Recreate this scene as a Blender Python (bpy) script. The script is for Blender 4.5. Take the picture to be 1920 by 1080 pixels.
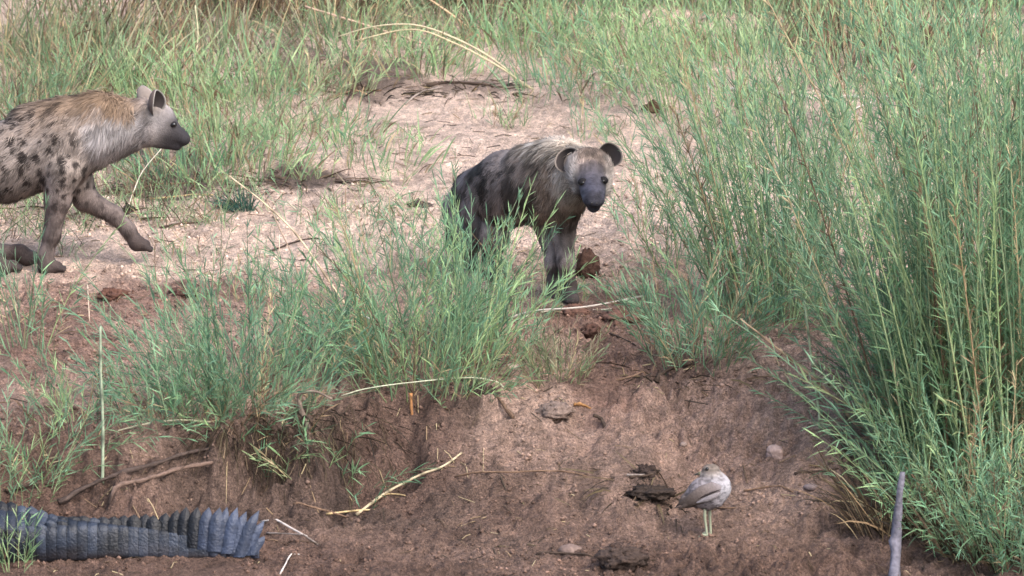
import bpy, math, random
import numpy as np
from mathutils import Vector

# ------------------------------------------------------------------ scene, camera, sky, sun, exposure
scene = bpy.context.scene
COL = scene.collection
for o in list(bpy.data.objects):
    bpy.data.objects.remove(o, do_unlink=True)

PITCH = math.radians(10.0)
DIST = 35.0
FPX = 375.0 * DIST                       # focal length in pixels of the 1920 px photograph
FWD = np.array([0, math.cos(PITCH), -math.sin(PITCH)])
UPV = np.array([0, math.sin(PITCH), math.cos(PITCH)])
AXIS_PT = np.array([0, 0, 0.068])
CAM = AXIS_PT - DIST * FWD
cd = bpy.data.cameras.new('camera')
cam = bpy.data.objects.new('camera', cd)
COL.objects.link(cam)
cam.location = CAM.tolist()
cam.rotation_euler = (math.radians(90) - PITCH, 0, 0)
cd.sensor_width = 36.0
cd.lens = FPX / 1920.0 * 36.0
cd.clip_start = 0.5
cd.clip_end = 3000
cd.dof.use_dof = True
cd.dof.focus_distance = DIST - 0.2
cd.dof.aperture_fstop = 6.3
scene.camera = cam

SUN_EL, SUN_ROT = 48.0, 140.0            # soft light through cloud, from high up behind the camera
world = bpy.data.worlds.new('World')
scene.world = world
world.use_nodes = True
wn = world.node_tree.nodes
wl = world.node_tree.links
sky = wn.new('ShaderNodeTexSky')
sky.sky_type = 'NISHITA'
sky.sun_disc = False
sky.sun_elevation = math.radians(SUN_EL)
sky.sun_rotation = math.radians(SUN_ROT)
sky.dust_density = 4.0
sky.air_density = 1.0
sky.ozone_density = 1.0
bg = wn['Background']
bg.inputs[1].default_value = 0.15
wl.new(sky.outputs[0], bg.inputs[0])

sd = bpy.data.lights.new('sun', 'SUN')
sun = bpy.data.objects.new('sun', sd)
COL.objects.link(sun)
sd.energy = 0.9
sd.angle = math.radians(55)
sd.color = (1.0, 0.98, 0.95)
sdir = Vector((math.sin(math.radians(SUN_ROT)) * math.cos(math.radians(SUN_EL)),
               math.cos(math.radians(SUN_ROT)) * math.cos(math.radians(SUN_EL)),
               math.sin(math.radians(SUN_EL))))
sun.rotation_euler = (-sdir).to_track_quat('-Z', 'Y').to_euler()
sun.location = (0, 0, 20)

scene.view_settings.view_transform = 'Standard'
scene.view_settings.look = 'None'
scene.view_settings.gamma = 1.0
scene.view_settings.exposure = 1.42
scene.render.engine = 'CYCLES'

# ------------------------------------------------------------------ helpers
RNG = np.random.default_rng(7)
random.seed(7)


def srgb(r, g, b, k=1.0):
    c = np.array([r, g, b], float) / 255.0
    c = np.where(c <= 0.04045, c / 12.92, ((c + 0.055) / 1.055) ** 2.4)
    return c * k


def nrm(v):
    v = np.asarray(v, float)
    return v / np.maximum(np.linalg.norm(v, axis=-1, keepdims=True), 1e-9)


def smooth(a, b, x):
    t = np.clip((np.asarray(x, float) - a) / (b - a), 0, 1)
    return t * t * (3 - 2 * t)


def _hash(ix, iy, iz, seed):
    h = (ix.astype(np.int64) * 374761393 + iy.astype(np.int64) * 668265263 + iz.astype(np.int64) * 2147483647 + seed * 974634777) & 0xFFFFFFFF
    h = ((h ^ (h >> 13)) * 1274126177) & 0xFFFFFFFF
    h = ((h ^ (h >> 16)) * 2246822519) & 0xFFFFFFFF
    return ((h ^ (h >> 15)) & 0xFFFFFF) / float(0xFFFFFF)


def noise2(x, y, seed=0):
    x = np.asarray(x, float); y = np.asarray(y, float)
    ix = np.floor(x); iy = np.floor(y)
    fx = x - ix; fy = y - iy
    fx = fx * fx * fx * (fx * (fx * 6 - 15) + 10); fy = fy * fy * fy * (fy * (fy * 6 - 15) + 10)
    z = np.zeros_like(ix)
    a = _hash(ix, iy, z, seed); b = _hash(ix + 1, iy, z, seed)
    c = _hash(ix, iy + 1, z, seed); d = _hash(ix + 1, iy + 1, z, seed)
    return (a + (b - a) * fx) * (1 - fy) + (c + (d - c) * fx) * fy - 0.5


def noise3(p, seed=0):
    p = np.asarray(p, float)
    i = np.floor(p); f = p - i
    f = f * f * (3 - 2 * f)
    r = 0
    for dx in (0, 1):
        for dy in (0, 1):
            for dz in (0, 1):
                w = (f[:, 0] if dx else 1 - f[:, 0]) * (f[:, 1] if dy else 1 - f[:, 1]) * (f[:, 2] if dz else 1 - f[:, 2])
                r = r + w * _hash(i[:, 0] + dx, i[:, 1] + dy, i[:, 2] + dz, seed)
    return r - 0.5


def mesh_np(name, verts, facelist, mat, parent=None, colors=None, smooth_shade=True, normals=None, kind=None):
    """one mesh object from numpy arrays; facelist is a list of (M,k) index arrays"""
    verts = np.asarray(verts, np.float32)
    me = bpy.data.meshes.new(name)
    me.vertices.add(len(verts))
    me.vertices.foreach_set('co', verts.ravel())
    loops = np.concatenate([f.ravel() for f in facelist]).astype(np.int32)
    tot = np.concatenate([np.full(len(f), f.shape[1]) for f in facelist]).astype(np.int32)
    start = np.concatenate([[0], np.cumsum(tot)[:-1]]).astype(np.int32)
    me.loops.add(len(loops))
    me.loops.foreach_set('vertex_index', loops)
    me.polygons.add(len(tot))
    me.polygons.foreach_set('loop_start', start)
    me.polygons.foreach_set('loop_total', tot)
    if smooth_shade:
        me.polygons.foreach_set('use_smooth', np.ones(len(tot), bool))
    me.update(calc_edges=True)
    if colors is not None:
        colors = np.asarray(colors, np.float32)
        if colors.shape[1] == 3:
            colors = np.concatenate([colors, np.ones((len(colors), 1), np.float32)], 1)
        at = me.color_attributes.new('Col', 'FLOAT_COLOR', 'POINT')
        at.data.foreach_set('color', colors.ravel())
    if normals is not None:
        me.normals_split_custom_set_from_vertices(np.asarray(normals, np.float32).tolist())
    me.materials.append(mat)
    o = bpy.data.objects.new(name, me)
    COL.objects.link(o)
    if parent is not None:
        o.parent = parent
    if kind:
        o['kind'] = kind
    return o


def empty(name, loc=(0, 0, 0)):
    o = bpy.data.objects.new(name, None)
    COL.objects.link(o)
    o.location = [float(c) for c in loc]
    o.empty_display_size = 0.05
    return o


def tag(o, label, cat=None, group=None, kind=None):
    o['label'] = label
    if cat: o['category'] = cat
    if group: o['group'] = group
    if kind: o['kind'] = kind
    return o


def material(name, rough=0.8, spec=0.3, base=(0.5, 0.5, 0.5), attr=True, transl=0.0, bump=0.0, bump_scale=80.0, var=0.0, var_scale=30.0, coat=0.0):
    m = bpy.data.materials.new(name)
    m.use_nodes = True
    nt = m.node_tree; N = nt.nodes; L = nt.links
    b = N['Principled BSDF']
    b.inputs['Roughness'].default_value = rough
    b.inputs['Specular IOR Level'].default_value = spec
    b.inputs['Coat Weight'].default_value = coat
    if attr:
        a = N.new('ShaderNodeAttribute'); a.attribute_name = 'Col'; col = a.outputs['Color']
    else:
        rgb = N.new('ShaderNodeRGB'); rgb.outputs[0].default_value = (*base, 1); col = rgb.outputs[0]
    tc = N.new('ShaderNodeTexCoord')
    if var > 0:
        nz = N.new('ShaderNodeTexNoise'); nz.inputs['Scale'].default_value = var_scale; nz.inputs['Detail'].default_value = 5
        L.new(tc.outputs['Object'], nz.inputs['Vector'])
        mr = N.new('ShaderNodeMapRange'); mr.inputs[1].default_value = 0.25; mr.inputs[2].default_value = 0.75
        mr.inputs[3].default_value = 1 - var; mr.inputs[4].default_value = 1 + var
        L.new(nz.outputs[0], mr.inputs[0])
        mx = N.new('ShaderNodeMix'); mx.data_type = 'RGBA'; mx.blend_type = 'MULTIPLY'; mx.inputs[0].default_value = 1
        L.new(col, mx.inputs[6]); L.new(mr.outputs[0], mx.inputs[7]); col = mx.outputs[2]
    L.new(col, b.inputs['Base Color'])
    if bump > 0:
        nb = N.new('ShaderNodeTexNoise'); nb.inputs['Scale'].default_value = bump_scale; nb.inputs['Detail'].default_value = 6
        L.new(tc.outputs['Object'], nb.inputs['Vector'])
        bp = N.new('ShaderNodeBump'); bp.inputs['Strength'].default_value = 1.0; bp.inputs['Distance'].default_value = bump
        L.new(nb.outputs[0], bp.inputs['Height']); L.new(bp.outputs[0], b.inputs['Normal'])
    if transl > 0:
        t = N.new('ShaderNodeBsdfTranslucent'); L.new(col, t.inputs['Color'])
        ms = N.new('ShaderNodeMixShader'); ms.inputs[0].default_value = transl
        L.new(b.outputs[0], ms.inputs[1]); L.new(t.outputs[0], ms.inputs[2])
        L.new(ms.outputs[0], N['Material Output'].inputs[0])
    return m


# ------------------------------------------------------------------ pixel of the photograph -> place
def px_dir(u, v):
    d = FWD + np.array([1, 0, 0]) * (u - 960) / FPX + UPV * (540 - v) / FPX
    return d


def P(u, v, y):
    d = px_dir(u, v)
    return CAM + d * ((y - CAM[1]) / d[1])


def px(n, y=0.0):
    """n photograph pixels in metres at depth y"""
    return n / FPX * (DIST + y)


# ------------------------------------------------------------------ ground
EDGE_U = np.array([-900, 0, 300, 450, 600, 700, 850, 950, 1100, 1300, 1500, 1650, 1900, 2800])
EDGE_X = (EDGE_U - 960) / 385.0
EDGE_Y = np.array([-2.5, -2.5, -2.5, -2.45, -2.3, -1.98, -1.75, -1.6, -1.4, -1.4, -1.35, -1.4, -1.5, -1.6])
EDGE_W = np.array([1.15, 1.1, .95, .62, .62, .78, 1.15, 1.4, 1.6, 1.7, 1.7, 1.7, 1.7, 1.8])


def base_h(x, y):
    x = np.asarray(x, float); y = np.asarray(y, float)
    yy = np.maximum(y, 0)
    plat = 0.06 * np.minimum(y, 0) + 0.075 * yy + 0.006 * np.clip(y - 5, 0, 9) ** 2
    plat = np.where(y > 14, 0.075 * 14 + 0.006 * 81 + 0.03 * (y - 14), plat)
    low = -0.5 + 0.045 * np.clip(y + 2.4, -40, 4)
    ye = np.interp(x, EDGE_X, EDGE_Y) + 0.22 * noise2(x * 2.3, y * 1.5 + 3.1, 5) + 0.16 * noise2(x * 6.0, y * 5.0, 15) + .07 * noise2(x * 14, y * 12, 16)
    w = np.interp(x, EDGE_X, EDGE_W) * (1 + .5 * noise2(x * 3.5, y * 0 + 9, 17))
    t = smooth(0, 1, (ye - y) / w)
    h = plat * (1 - t) + low * t
    # hummocks of sand on the far bar
    h = h + 0.10 * smooth(1.0, 2.5, y) * noise2(x * 0.8 + 7, y * 0.7, 11) + 0.05 * smooth(.6, 2, y) * noise2(x * 2.1, y * 1.6, 12)
    return h


def axis(lo, hi, segs, far):
    """graded coordinates: fine inside, growing outside"""
    c = [np.arange(a, b, s) for a, b, s in segs] + [[hi]]
    c = np.concatenate(c)
    s = 0.05; p = hi; out = []
    while p < far:
        s *= 1.28; p += s; out.append(p)
    s = 0.05; q = lo; out2 = []
    while q > -far:
        s *= 1.28; q -= s; out2.append(q)
    return np.concatenate([out2[::-1], c, out])


GX = axis(-3.2, 3.2, [(-3.2, 3.2, 0.0125)], 700.0)
GY = axis(-5.0, 8.5, [(-5.0, -0.2, 0.0125), (-0.2, 2.0, 0.018), (2.0, 8.5, 0.04)], 700.0)
XX, YY = np.meshgrid(GX, GY)            # [iy, ix]
ZZ = base_h(XX, YY)
near = smooth(14, 9, np.abs(YY)) * smooth(9, 5, np.abs(XX))
rough = 0.28 + 0.62 * smooth(1.4, -1.0, YY)
churn = 0.6 + 0.8 * smooth(-0.1, 0.25, noise2(XX * 1.1, YY * 1.1, 21))
DET = 0.034 * noise2(XX * 3.1, YY * 2.6, 1) + 0.022 * noise2(XX * 8.3, YY * 7.3, 2)
rid = 1 - 2 * np.abs(noise2(XX * 13, YY * 12, 3))
bil = np.abs(noise2(XX * 21, YY * 20, 7)) + .6 * np.abs(noise2(XX * 43, YY * 41, 8))
DET = DET + rough * churn * (0.030 * noise2(XX * 17, YY * 16, 4) + 0.016 * (rid - 0.5) + 0.075 * (bil - .3) + 0.034 * noise2(XX * 37, YY * 35, 6))
ZZ = ZZ + near * DET


# the bed the crocodile lies in
CROC_Y = -3.54
bed = smooth(.42, .26, np.abs(YY - CROC_Y)) * smooth(-1.05, -1.25, XX) * smooth(-7.5, -6.5, XX)
ZZ = ZZ * (1 - bed) + (-0.5 + 0.045 * (YY + 2.4) + 0.5 * DET) * bed


def dent(x, y, r, d, rim=0.35, sx=1.0):
    i0, i1 = np.searchsorted(GX, [x - 3 * r * sx, x + 3 * r * sx]); j0, j1 = np.searchsorted(GY, [y - 3 * r, y + 3 * r])
    if i1 - i0 < 2 or j1 - j0 < 2: return
    X = XX[j0:j1, i0:i1]; Y = YY[j0:j1, i0:i1]
    q = ((X - x) / sx) ** 2 / r ** 2 + (Y - y) ** 2 / r ** 2
    q = q * (1 + 0.9 * noise2(X / r * 0.9, Y / r * 0.9, int(abs(x * 77 + y * 31)) % 997))
    ZZ[j0:j1, i0:i1] += -d * np.exp(-q) + d * rim * np.exp(-(np.sqrt(np.maximum(q, 0)) - 1.35) ** 2 * 5)


rg = np.random.default_rng(3)
for i in range(950):                    # trampled sand: old prints and scrapes
    x = rg.uniform(-3.2, 3.2); y = -5 + 9.5 * rg.random() ** 1.3
    k = 1.0 if y < 0.2 else 0.65
    dent(x, y, rg.uniform(.03, .085), k * rg.uniform(.008, .030), rg.uniform(.3, .9), rg.uniform(.8, 1.6))
for i in range(420):                    # clods pushed up
    x = rg.uniform(-3.2, 3.2); y = -5 + 7.5 * rg.random() ** 1.2
    dent(x, y, rg.uniform(.02, .05), -rg.uniform(.006, .02), 0.2, rg.uniform(.8, 1.5))


def H(x, y):
    """height of the finished ground (bilinear)"""
    x = np.asarray(x, float); y = np.asarray(y, float)
    i = np.clip(np.searchsorted(GX, x) - 1, 0, len(GX) - 2); j = np.clip(np.searchsorted(GY, y) - 1, 0, len(GY) - 2)
    fx = (x - GX[i]) / (GX[i + 1] - GX[i]); fy = (y - GY[j]) / (GY[j + 1] - GY[j])
    return (ZZ[j, i] * (1 - fx) + ZZ[j, i + 1] * fx) * (1 - fy) + (ZZ[j + 1, i] * (1 - fx) + ZZ[j + 1, i + 1] * fx) * fy


def G(u, v, lift=0.0):
    """the ground point seen at a pixel of the photograph"""
    d = px_dir(u, v)
    t = np.arange(28.0, 62.0, 0.01)
    q = CAM[None] + d[None] * t[:, None]
    below = q[:, 2] < base_h(q[:, 0], q[:, 1])
    k = int(np.argmax(below)) if below.any() else len(t) - 1
    x, y = q[k, 0], q[k, 1]
    return np.array([x, y, float(H(x, y)) + lift])


# sand colours: pale and dry on the bar, brown and damp by the water, dark earth plus painted undercut shade on the cut bank
wx = XX + 0.35 * noise2(XX * 1.3, YY * 1.3, 31) * 2
wy = YY + 0.9 * noise2(XX * 0.9 + 4, YY * 1.1, 32) + 0.45 * noise2(XX * 3.0, YY * 3.2, 33)
DRY = srgb(208, 183, 166); MIDS = srgb(160, 135, 121); WET = srgb(104, 83, 73); DARK = srgb(66, 54, 49)
t1 = smooth(-0.3, 1.2, wy)[..., None]
t2 = smooth(-3.7, -1.7, wy + 0.35 * smooth(-.2, 1.2, XX) - 0.4 * smooth(-1.2, -2.4, XX))[..., None]
CC = (WET * (1 - t2) + MIDS * t2) * (1 - t1) + DRY * t1
ye = np.interp(XX, EDGE_X, EDGE_Y); wdt = np.interp(XX, EDGE_X, EDGE_W)
face = smooth(-.12, .12, (ye - YY) / wdt) * smooth(1.5, .85, (ye - YY) / wdt) * smooth(-.05, -.45, XX) * smooth(-1.75, -1.4, XX)
CC = CC * (1 - .6 * face[..., None]) + DARK * .6 * face[..., None]  # dark soil tone, also standing in for the shade below the overhang
for (u, v, ru, rv, k) in [(560, 335, 90, 28, .8), (330, 345, 130, 30, .7), (150, 395, 120, 20, .55), (690, 155, 80, 45, .7), (300, 300, 90, 30, .5),
                          (900, 160, 130, 14, .55), (540, 110, 60, 30, .6), (1235, 915, 70, 24, .45), (1170, 600, 90, 30, .5), (1140, 690, 60, 60, .5),
                          (850, 760, 60, 30, .6), (1270, 700, 60, 25, .6), (215, 560, 60, 25, .45), (340, 545, 45, 14, .5), (90, 640, 110, 70, .4),
                          (1050, 585, 40, 16, .5), (1780, 1000, 200, 90, .75), (1500, 620, 120, 40, .5), (1180, 1045, 60, 20, .5), (700, 840, 120, 60, .5)]:
    c = G(u, v); rx = px(ru, c[1]); ry = px(rv, c[1]) / 0.25
    q = ((XX - c[0]) / rx) ** 2 + ((YY - c[1]) / ry) ** 2
    q = q * (1 + 1.3 * noise2(XX * 9, YY * 6, int(u))) + 0.8 * noise2(XX * 5, YY * 5, int(v))
    w = k * smooth(1.2, .35, q)[..., None]
    CC = CC * (1 - w) + DARK * w
RED = srgb(130, 102, 90)
for (u, v, ru, rv, k) in [(190, 560, 200, 60, .75), (110, 660, 170, 80, .7), (420, 560, 160, 40, .5), (1120, 590, 130, 40, .75), (1150, 680, 90, 80, .6), (900, 640, 120, 50, .4),
                          (1300, 800, 260, 60, .3), (760, 850, 120, 60, .35)]:
    c = G(u, v); rx = px(ru, c[1]); ry = px(rv, c[1]) / 0.25
    q = ((XX - c[0]) / rx) ** 2 + ((YY - c[1]) / ry) ** 2 + 1.1 * noise2(XX * 3.3, YY * 3.1, int(u) + 1) + .7 * noise2(XX * 9, YY * 8, int(u) + 2)
    w = k * smooth(1.2, .2, q)[..., None]
    CC = CC * (1 - w) + RED * w
CC = CC * (1 + 0.34 * noise2(XX * 6, YY * 5, 41) + 0.42 * noise2(XX * 16, YY * 14, 42) + .36 * noise2(XX * 37, YY * 34, 43))[..., None]
ny_, nx_ = XX.shape
ii = np.arange(ny_ * nx_).reshape(ny_, nx_)
quads = np.stack([ii[:-1, :-1], ii[:-1, 1:], ii[1:, 1:], ii[1:, :-1]], -1).reshape(-1, 4)


def sand_material():
    m = bpy.data.materials.new('sand')
    m.use_nodes = True
    nt = m.node_tree; N = nt.nodes; L = nt.links
    b = N['Principled BSDF']
    b.inputs['Roughness'].default_value = 0.92
    b.inputs['Specular IOR Level'].default_value = 0.25
    a = N.new('ShaderNodeAttribute'); a.attribute_name = 'Col'
    tc = N.new('ShaderNodeTexCoord')
    col = a.outputs['Color']
    for sc, amp, det in ((230.0, 0.38, 2), (85.0, 0.38, 3), (22.0, 0.20, 4)):
        nz = N.new('ShaderNodeTexNoise'); nz.inputs['Scale'].default_value = sc; nz.inputs['Detail'].default_value = det
        L.new(tc.outputs['Object'], nz.inputs['Vector'])
        mr = N.new('ShaderNodeMapRange'); mr.inputs[1].default_value = 0.3; mr.inputs[2].default_value = 0.7
        mr.inputs[3].default_value = 1 - amp; mr.inputs[4].default_value = 1 + amp
        L.new(nz.outputs[0], mr.inputs[0])
        mx = N.new('ShaderNodeMix'); mx.data_type = 'RGBA'; mx.blend_type = 'MULTIPLY'; mx.inputs[0].default_value = 1
        L.new(col, mx.inputs[6]); L.new(mr.outputs[0], mx.inputs[7]); col = mx.outputs[2]
    L.new(col, b.inputs['Base Color'])
    prev = None
    for sc, dist, det in ((30.0, 0.030, 6), (95.0, 0.026, 5), (240.0, 0.010, 2)):
        nz = N.new('ShaderNodeTexNoise'); nz.inputs['Scale'].default_value = sc; nz.inputs['Detail'].default_value = det
        L.new(tc.outputs['Object'], nz.inputs['Vector'])
        bp = N.new('ShaderNodeBump'); bp.inputs['Distance'].default_value = dist; bp.inputs['Strength'].default_value = 0.9
        L.new(nz.outputs[0], bp.inputs['Height'])
        if prev: L.new(prev, bp.inputs['Normal'])
        prev = bp.outputs[0]
    L.new(prev, b.inputs['Normal'])
    return m


ground = mesh_np('ground', np.stack([XX, YY, ZZ], -1).reshape(-1, 3), [quads], sand_material(), colors=CC.reshape(-1, 3))
ground['kind'] = 'structure'

# ------------------------------------------------------------------ materials
M_LEAF = material('reed_leaf', rough=0.55, spec=0.35, transl=0.30, var=0.12, var_scale=60)
M_STEM = material('reed_stem', rough=0.6, spec=0.3, var=0.2, var_scale=90)
M_DRY = material('dry_straw', rough=0.75, spec=0.25, transl=0.12, var=0.25, var_scale=60)
M_WOOD = material('weathered_wood', rough=0.85, spec=0.2, var=0.35, var_scale=45, bump=0.006, bump_scale=70)
M_SOIL = material('soil_clod', rough=0.95, spec=0.15, var=0.4, var_scale=50, bump=0.012, bump_scale=60)
M_STONE = material('river_stone', rough=0.7, spec=0.3, var=0.2, var_scale=60, bump=0.003, bump_scale=90)
M_FUR = material('fur', rough=0.75, spec=0.15)
M_SKIN = material('hide', rough=0.7, spec=0.2, var=0.18, var_scale=70, bump=0.004, bump_scale=160)
M_EAR = material('ear_skin', rough=0.75, spec=0.15, var=0.12, var_scale=60)
M_EYE = material('eye_wet', rough=0.08, spec=0.6, base=(0.006, 0.005, 0.005), attr=False)
M_CROC = material('crocodile_hide', rough=0.5, spec=0.45, var=0.42, var_scale=22, bump=0.006, bump_scale=90)
M_FEATHER = material('feathers', rough=0.8, spec=0.15, var=0.22, var_scale=120, bump=0.002, bump_scale=200)
M_BEAK = material('horn', rough=0.4, spec=0.4)

# ------------------------------------------------------------------ plants
GREENS = np.stack([srgb(122, 165, 116), srgb(105, 158, 116), srgb(99, 150, 116), srgb(143, 179, 118), srgb(116, 163, 128), srgb(87, 135, 101)])
LUSH = np.stack([srgb(130, 173, 104), srgb(143, 182, 108), srgb(112, 158, 101), srgb(157, 182, 114), srgb(135, 167, 110)])
OLIVE = np.stack([srgb(126, 146, 95), srgb(143, 154, 101), srgb(108, 131, 85), srgb(160, 158, 116), srgb(114, 146, 91), srgb(137, 122, 91)])
BLUE = np.stack([srgb(99, 150, 120), srgb(112, 160, 128), srgb(87, 135, 110), srgb(122, 169, 130), srgb(101, 154, 108)])
STRAW = np.stack([srgb(176, 156, 122), srgb(150, 126, 98), srgb(120, 98, 78), srgb(196, 178, 140), srgb(104, 86, 70)])
GREENS, LUSH, OLIVE, BLUE = ((p * .74 + p.mean(1, keepdims=True) * .26) * np.array([1.0, 1.0, k]) for p, k in ((GREENS, .90), (LUSH, 1.04), (OLIVE, 1.04), (BLUE, .88)))
SDARK = np.stack([srgb(88, 74, 60), srgb(112, 92, 74), srgb(134, 112, 88), srgb(78, 68, 56), srgb(150, 132, 100)])


def ribbons(base, d, L, w, side, droop, col, segs=3, tipc=None):
    """many tapering leaf blades at once"""
    n = len(base)
    ts = np.linspace(0, 1, segs + 1)
    prof = np.interp(ts, [0, .3, .7, 1], [.55, 1, .72, 0])
    V = []; C_ = []
    for k, t in enumerate(ts):
        c = base + d * (L * t)[:, None]
        c = c + np.stack([np.zeros(n), np.zeros(n), -droop * L * t ** 2], 1)
        cc = col if tipc is None else col * (1 - t * .6) + tipc * t * .6
        if k < segs:
            V += [c - side * (w * prof[k] / 2)[:, None], c + side * (w * prof[k] / 2)[:, None]]; C_ += [cc, cc]
        else:
            V += [c]; C_ += [cc]
    m = 2 * segs + 1
    V = np.stack(V, 1).reshape(-1, 3); C_ = np.stack(C_, 1).reshape(-1, 3)
    o = (np.arange(n) * m)[:, None]
    q = np.concatenate([o + np.array([[2 * k, 2 * k + 1, 2 * k + 3, 2 * k + 2]]) for k in range(segs - 1)]) if segs > 1 else np.zeros((0, 4), int)
    t3 = o + np.array([[2 * segs - 2, 2 * segs - 1, 2 * segs]])
    return V, q, t3, C_


def tubes(pts, rad, col):
    """pts (n,K,3), rad (n,K): three-sided stems"""
    n, K, _ = pts.shape
    tan = nrm(np.gradient(pts, axis=1))
    ref = np.array([1.0, 0.13, 0.05])
    s = nrm(np.cross(tan, ref)); s2 = np.cross(tan, s)
    V = []
    for a in (0, 2.0944, 4.1888):
        V.append(pts + (s * math.cos(a) + s2 * math.sin(a)) * rad[..., None])
    V = np.stack(V, 2).reshape(n, K * 3, 3)
    f = []
    for k in range(K - 1):
        for a in range(3):
            b = (a + 1) % 3
            f.append([3 * k + a, 3 * k + b, 3 * k + 3 + b, 3 * k + 3 + a])
    q = (np.arange(n) * K * 3)[:, None, None] + np.array(f)[None]
    C_ = np.repeat(col[:, None, :], K * 3, 1)
    return V.reshape(-1, 3), q.reshape(-1, 4), C_.reshape(-1, 3)


def clump(name, label, cat, u, v, n, rad, Hm, pal, lean=(0, 0), fan=0.35, leaf=0.088, lw=0.0054, gap=0.021, ang=(19, 54), bare=0.12,
          dead=0.06, group=None, seed=None, sx=1.0, droop=0.10, stemr=0.0028, dy=0.0, hvar=0.3, bend=0.22, base=None):
    """feathery reed shoots growing from one root patch: part stems, part leaves"""
    r = np.random.default_rng(seed if seed is not None else int(u * 13 + v * 7))
    c = G(u, v) if base is None else np.array(base, float)
    a = r.uniform(0, 2 * math.pi, n); q = np.sqrt(r.random(n)) * rad
    off = np.stack([np.cos(a) * q * sx, np.sin(a) * q * 0.9], 1)
    bx = c[0] + off[:, 0]; by = c[1] + off[:, 1] + dy
    b = np.stack([bx, by, H(bx, by) - 0.012], 1)
    Hs = Hm * np.clip(1 + hvar * r.normal(size=n), .3, 1.6)
    Hs = Hs * (1 - 0.25 * (q / rad))
    js = min(1.0, .75 / Hm)
    d = np.stack([fan * off[:, 0] / rad + lean[0] + .17 * js * r.normal(size=n), fan * off[:, 1] / rad + lean[1] + .17 * js * r.normal(size=n), np.ones(n)], 1)
    d = nrm(d)
    bn = np.stack([d[:, 0] * bend * 1.6 + .11 * js * r.normal(size=n), d[:, 1] * bend * 1.6 + .11 * js * r.normal(size=n), -bend * (d[:, 0] ** 2 + d[:, 1] ** 2 + .1)], 1)
    K = 6
    T = np.linspace(0, 1, K)
    pts = b[:, None] + Hs[:, None, None] * (T[None, :, None] * d[:, None] + (T ** 2)[None, :, None] * bn[:, None])
    isdead = r.random(n) < dead
    tone = pal[r.integers(0, len(pal), n)] * (1 + .16 * r.normal(size=n))[:, None]
    tone[isdead] = STRAW[r.integers(0, len(STRAW), isdead.sum())]
    stemc = tone * .7 + .3 * STRAW[r.integers(0, len(STRAW), n)] * .8
    rs = stemr * np.clip(Hs / .6, .7, 1.6)[:, None] * np.linspace(1.15, .35, K)[None]
    root = empty(name, c)
    tag(root, label, cat, group)
    Vs, Qs, Cs = tubes(pts, rs, stemc)
    mesh_np('stems', Vs - c, [Qs], M_STEM, root, Cs, kind='stuff')
    # leaves
    m = np.maximum((Hs / gap * (1 - bare)).astype(int), 3)
    sid = np.repeat(np.arange(n), m)
    k = np.concatenate([np.arange(x) for x in m]); kk = k / np.repeat(m, m)
    t = np.clip(bare + (1 - bare) * (kk + .03 * r.normal(size=len(k))), 0, 1)
    lb = b[sid] + Hs[sid, None] * (t[:, None] * d[sid] + (t ** 2)[:, None] * bn[sid])
    tan = nrm(d[sid] + 2 * t[:, None] * bn[sid])
    ref = nrm(r.normal(size=(n, 3)))[sid]
    s1 = nrm(np.cross(tan, ref)); s2 = np.cross(tan, s1)
    az = math.pi * (k % 2) + .75 * r.normal(size=len(k)) + 0.5 * k * (r.random(n)[sid] - .5)
    out = s1 * np.cos(az)[:, None] + s2 * np.sin(az)[:, None]
    an = np.radians(r.uniform(ang[0], ang[1], len(k)) * (1.1 - .45 * t))
    ld = tan * np.cos(an)[:, None] + out * np.sin(an)[:, None]
    LL = leaf * r.uniform(.55, 1.25, len(k)) * (1.15 - .5 * np.abs(t - .45))
    sd_ = nrm(np.cross(ld, out + .6 * r.normal(size=out.shape)))
    col = tone[sid] * (1 + .14 * r.normal(size=len(k)))[:, None]
    low = (t < bare + .16) & (r.random(len(k)) < .35)
    col[low] = STRAW[r.integers(0, len(STRAW), low.sum())]
    Vl, Ql, Tl, Cl = ribbons(lb, ld, LL, lw * r.uniform(.7, 1.25, len(k)), sd_, droop * r.uniform(.2, 1.6, len(k)), np.clip(col, .005, 1), 3)
    mesh_np('leaves', Vl - c, [Ql, Tl], M_LEAF, root, Cl, kind='stuff')
    return root


def tuft(name, label, cat, u, v, n, rad, L, pal, w=0.006, fan=0.6, lean=(0, 0), droop=0.35, mat=None, group=None, seed=None, sx=1.0, base=None, dead=.1, flat=0.0):
    """blades that spring from the ground"""
    r = np.random.default_rng(seed if seed is not None else int(u * 11 + v * 5))
    c = G(u, v) if base is None else np.array(base, float)
    a = r.uniform(0, 2 * math.pi, n); q = np.sqrt(r.random(n)) * rad
    bx = c[0] + np.cos(a) * q * sx; by = c[1] + np.sin(a) * q
    b = np.stack([bx, by, H(bx, by) - .008], 1)
    d = nrm(np.stack([fan * np.cos(a) * q / rad + lean[0] + .22 * r.normal(size=n), fan * np.sin(a) * q / rad + lean[1] + .22 * r.normal(size=n), np.full(n, 1 - flat)], 1))
    side = nrm(np.cross(d, nrm(r.normal(size=(n, 3)))))
    col = pal[r.integers(0, len(pal), n)] * (1 + .16 * r.normal(size=n))[:, None]
    dd = r.random(n) < dead
    col[dd] = STRAW[r.integers(0, len(STRAW), dd.sum())]
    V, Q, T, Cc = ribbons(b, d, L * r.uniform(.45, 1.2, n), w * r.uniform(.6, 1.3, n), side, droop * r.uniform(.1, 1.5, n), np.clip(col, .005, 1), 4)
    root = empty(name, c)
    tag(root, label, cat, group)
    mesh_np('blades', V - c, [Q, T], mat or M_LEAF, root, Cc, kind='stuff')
    return root


# ------------------------------------------------------------------ the reed clumps and grass tufts, one by one
RC = 'reed clump'
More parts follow.
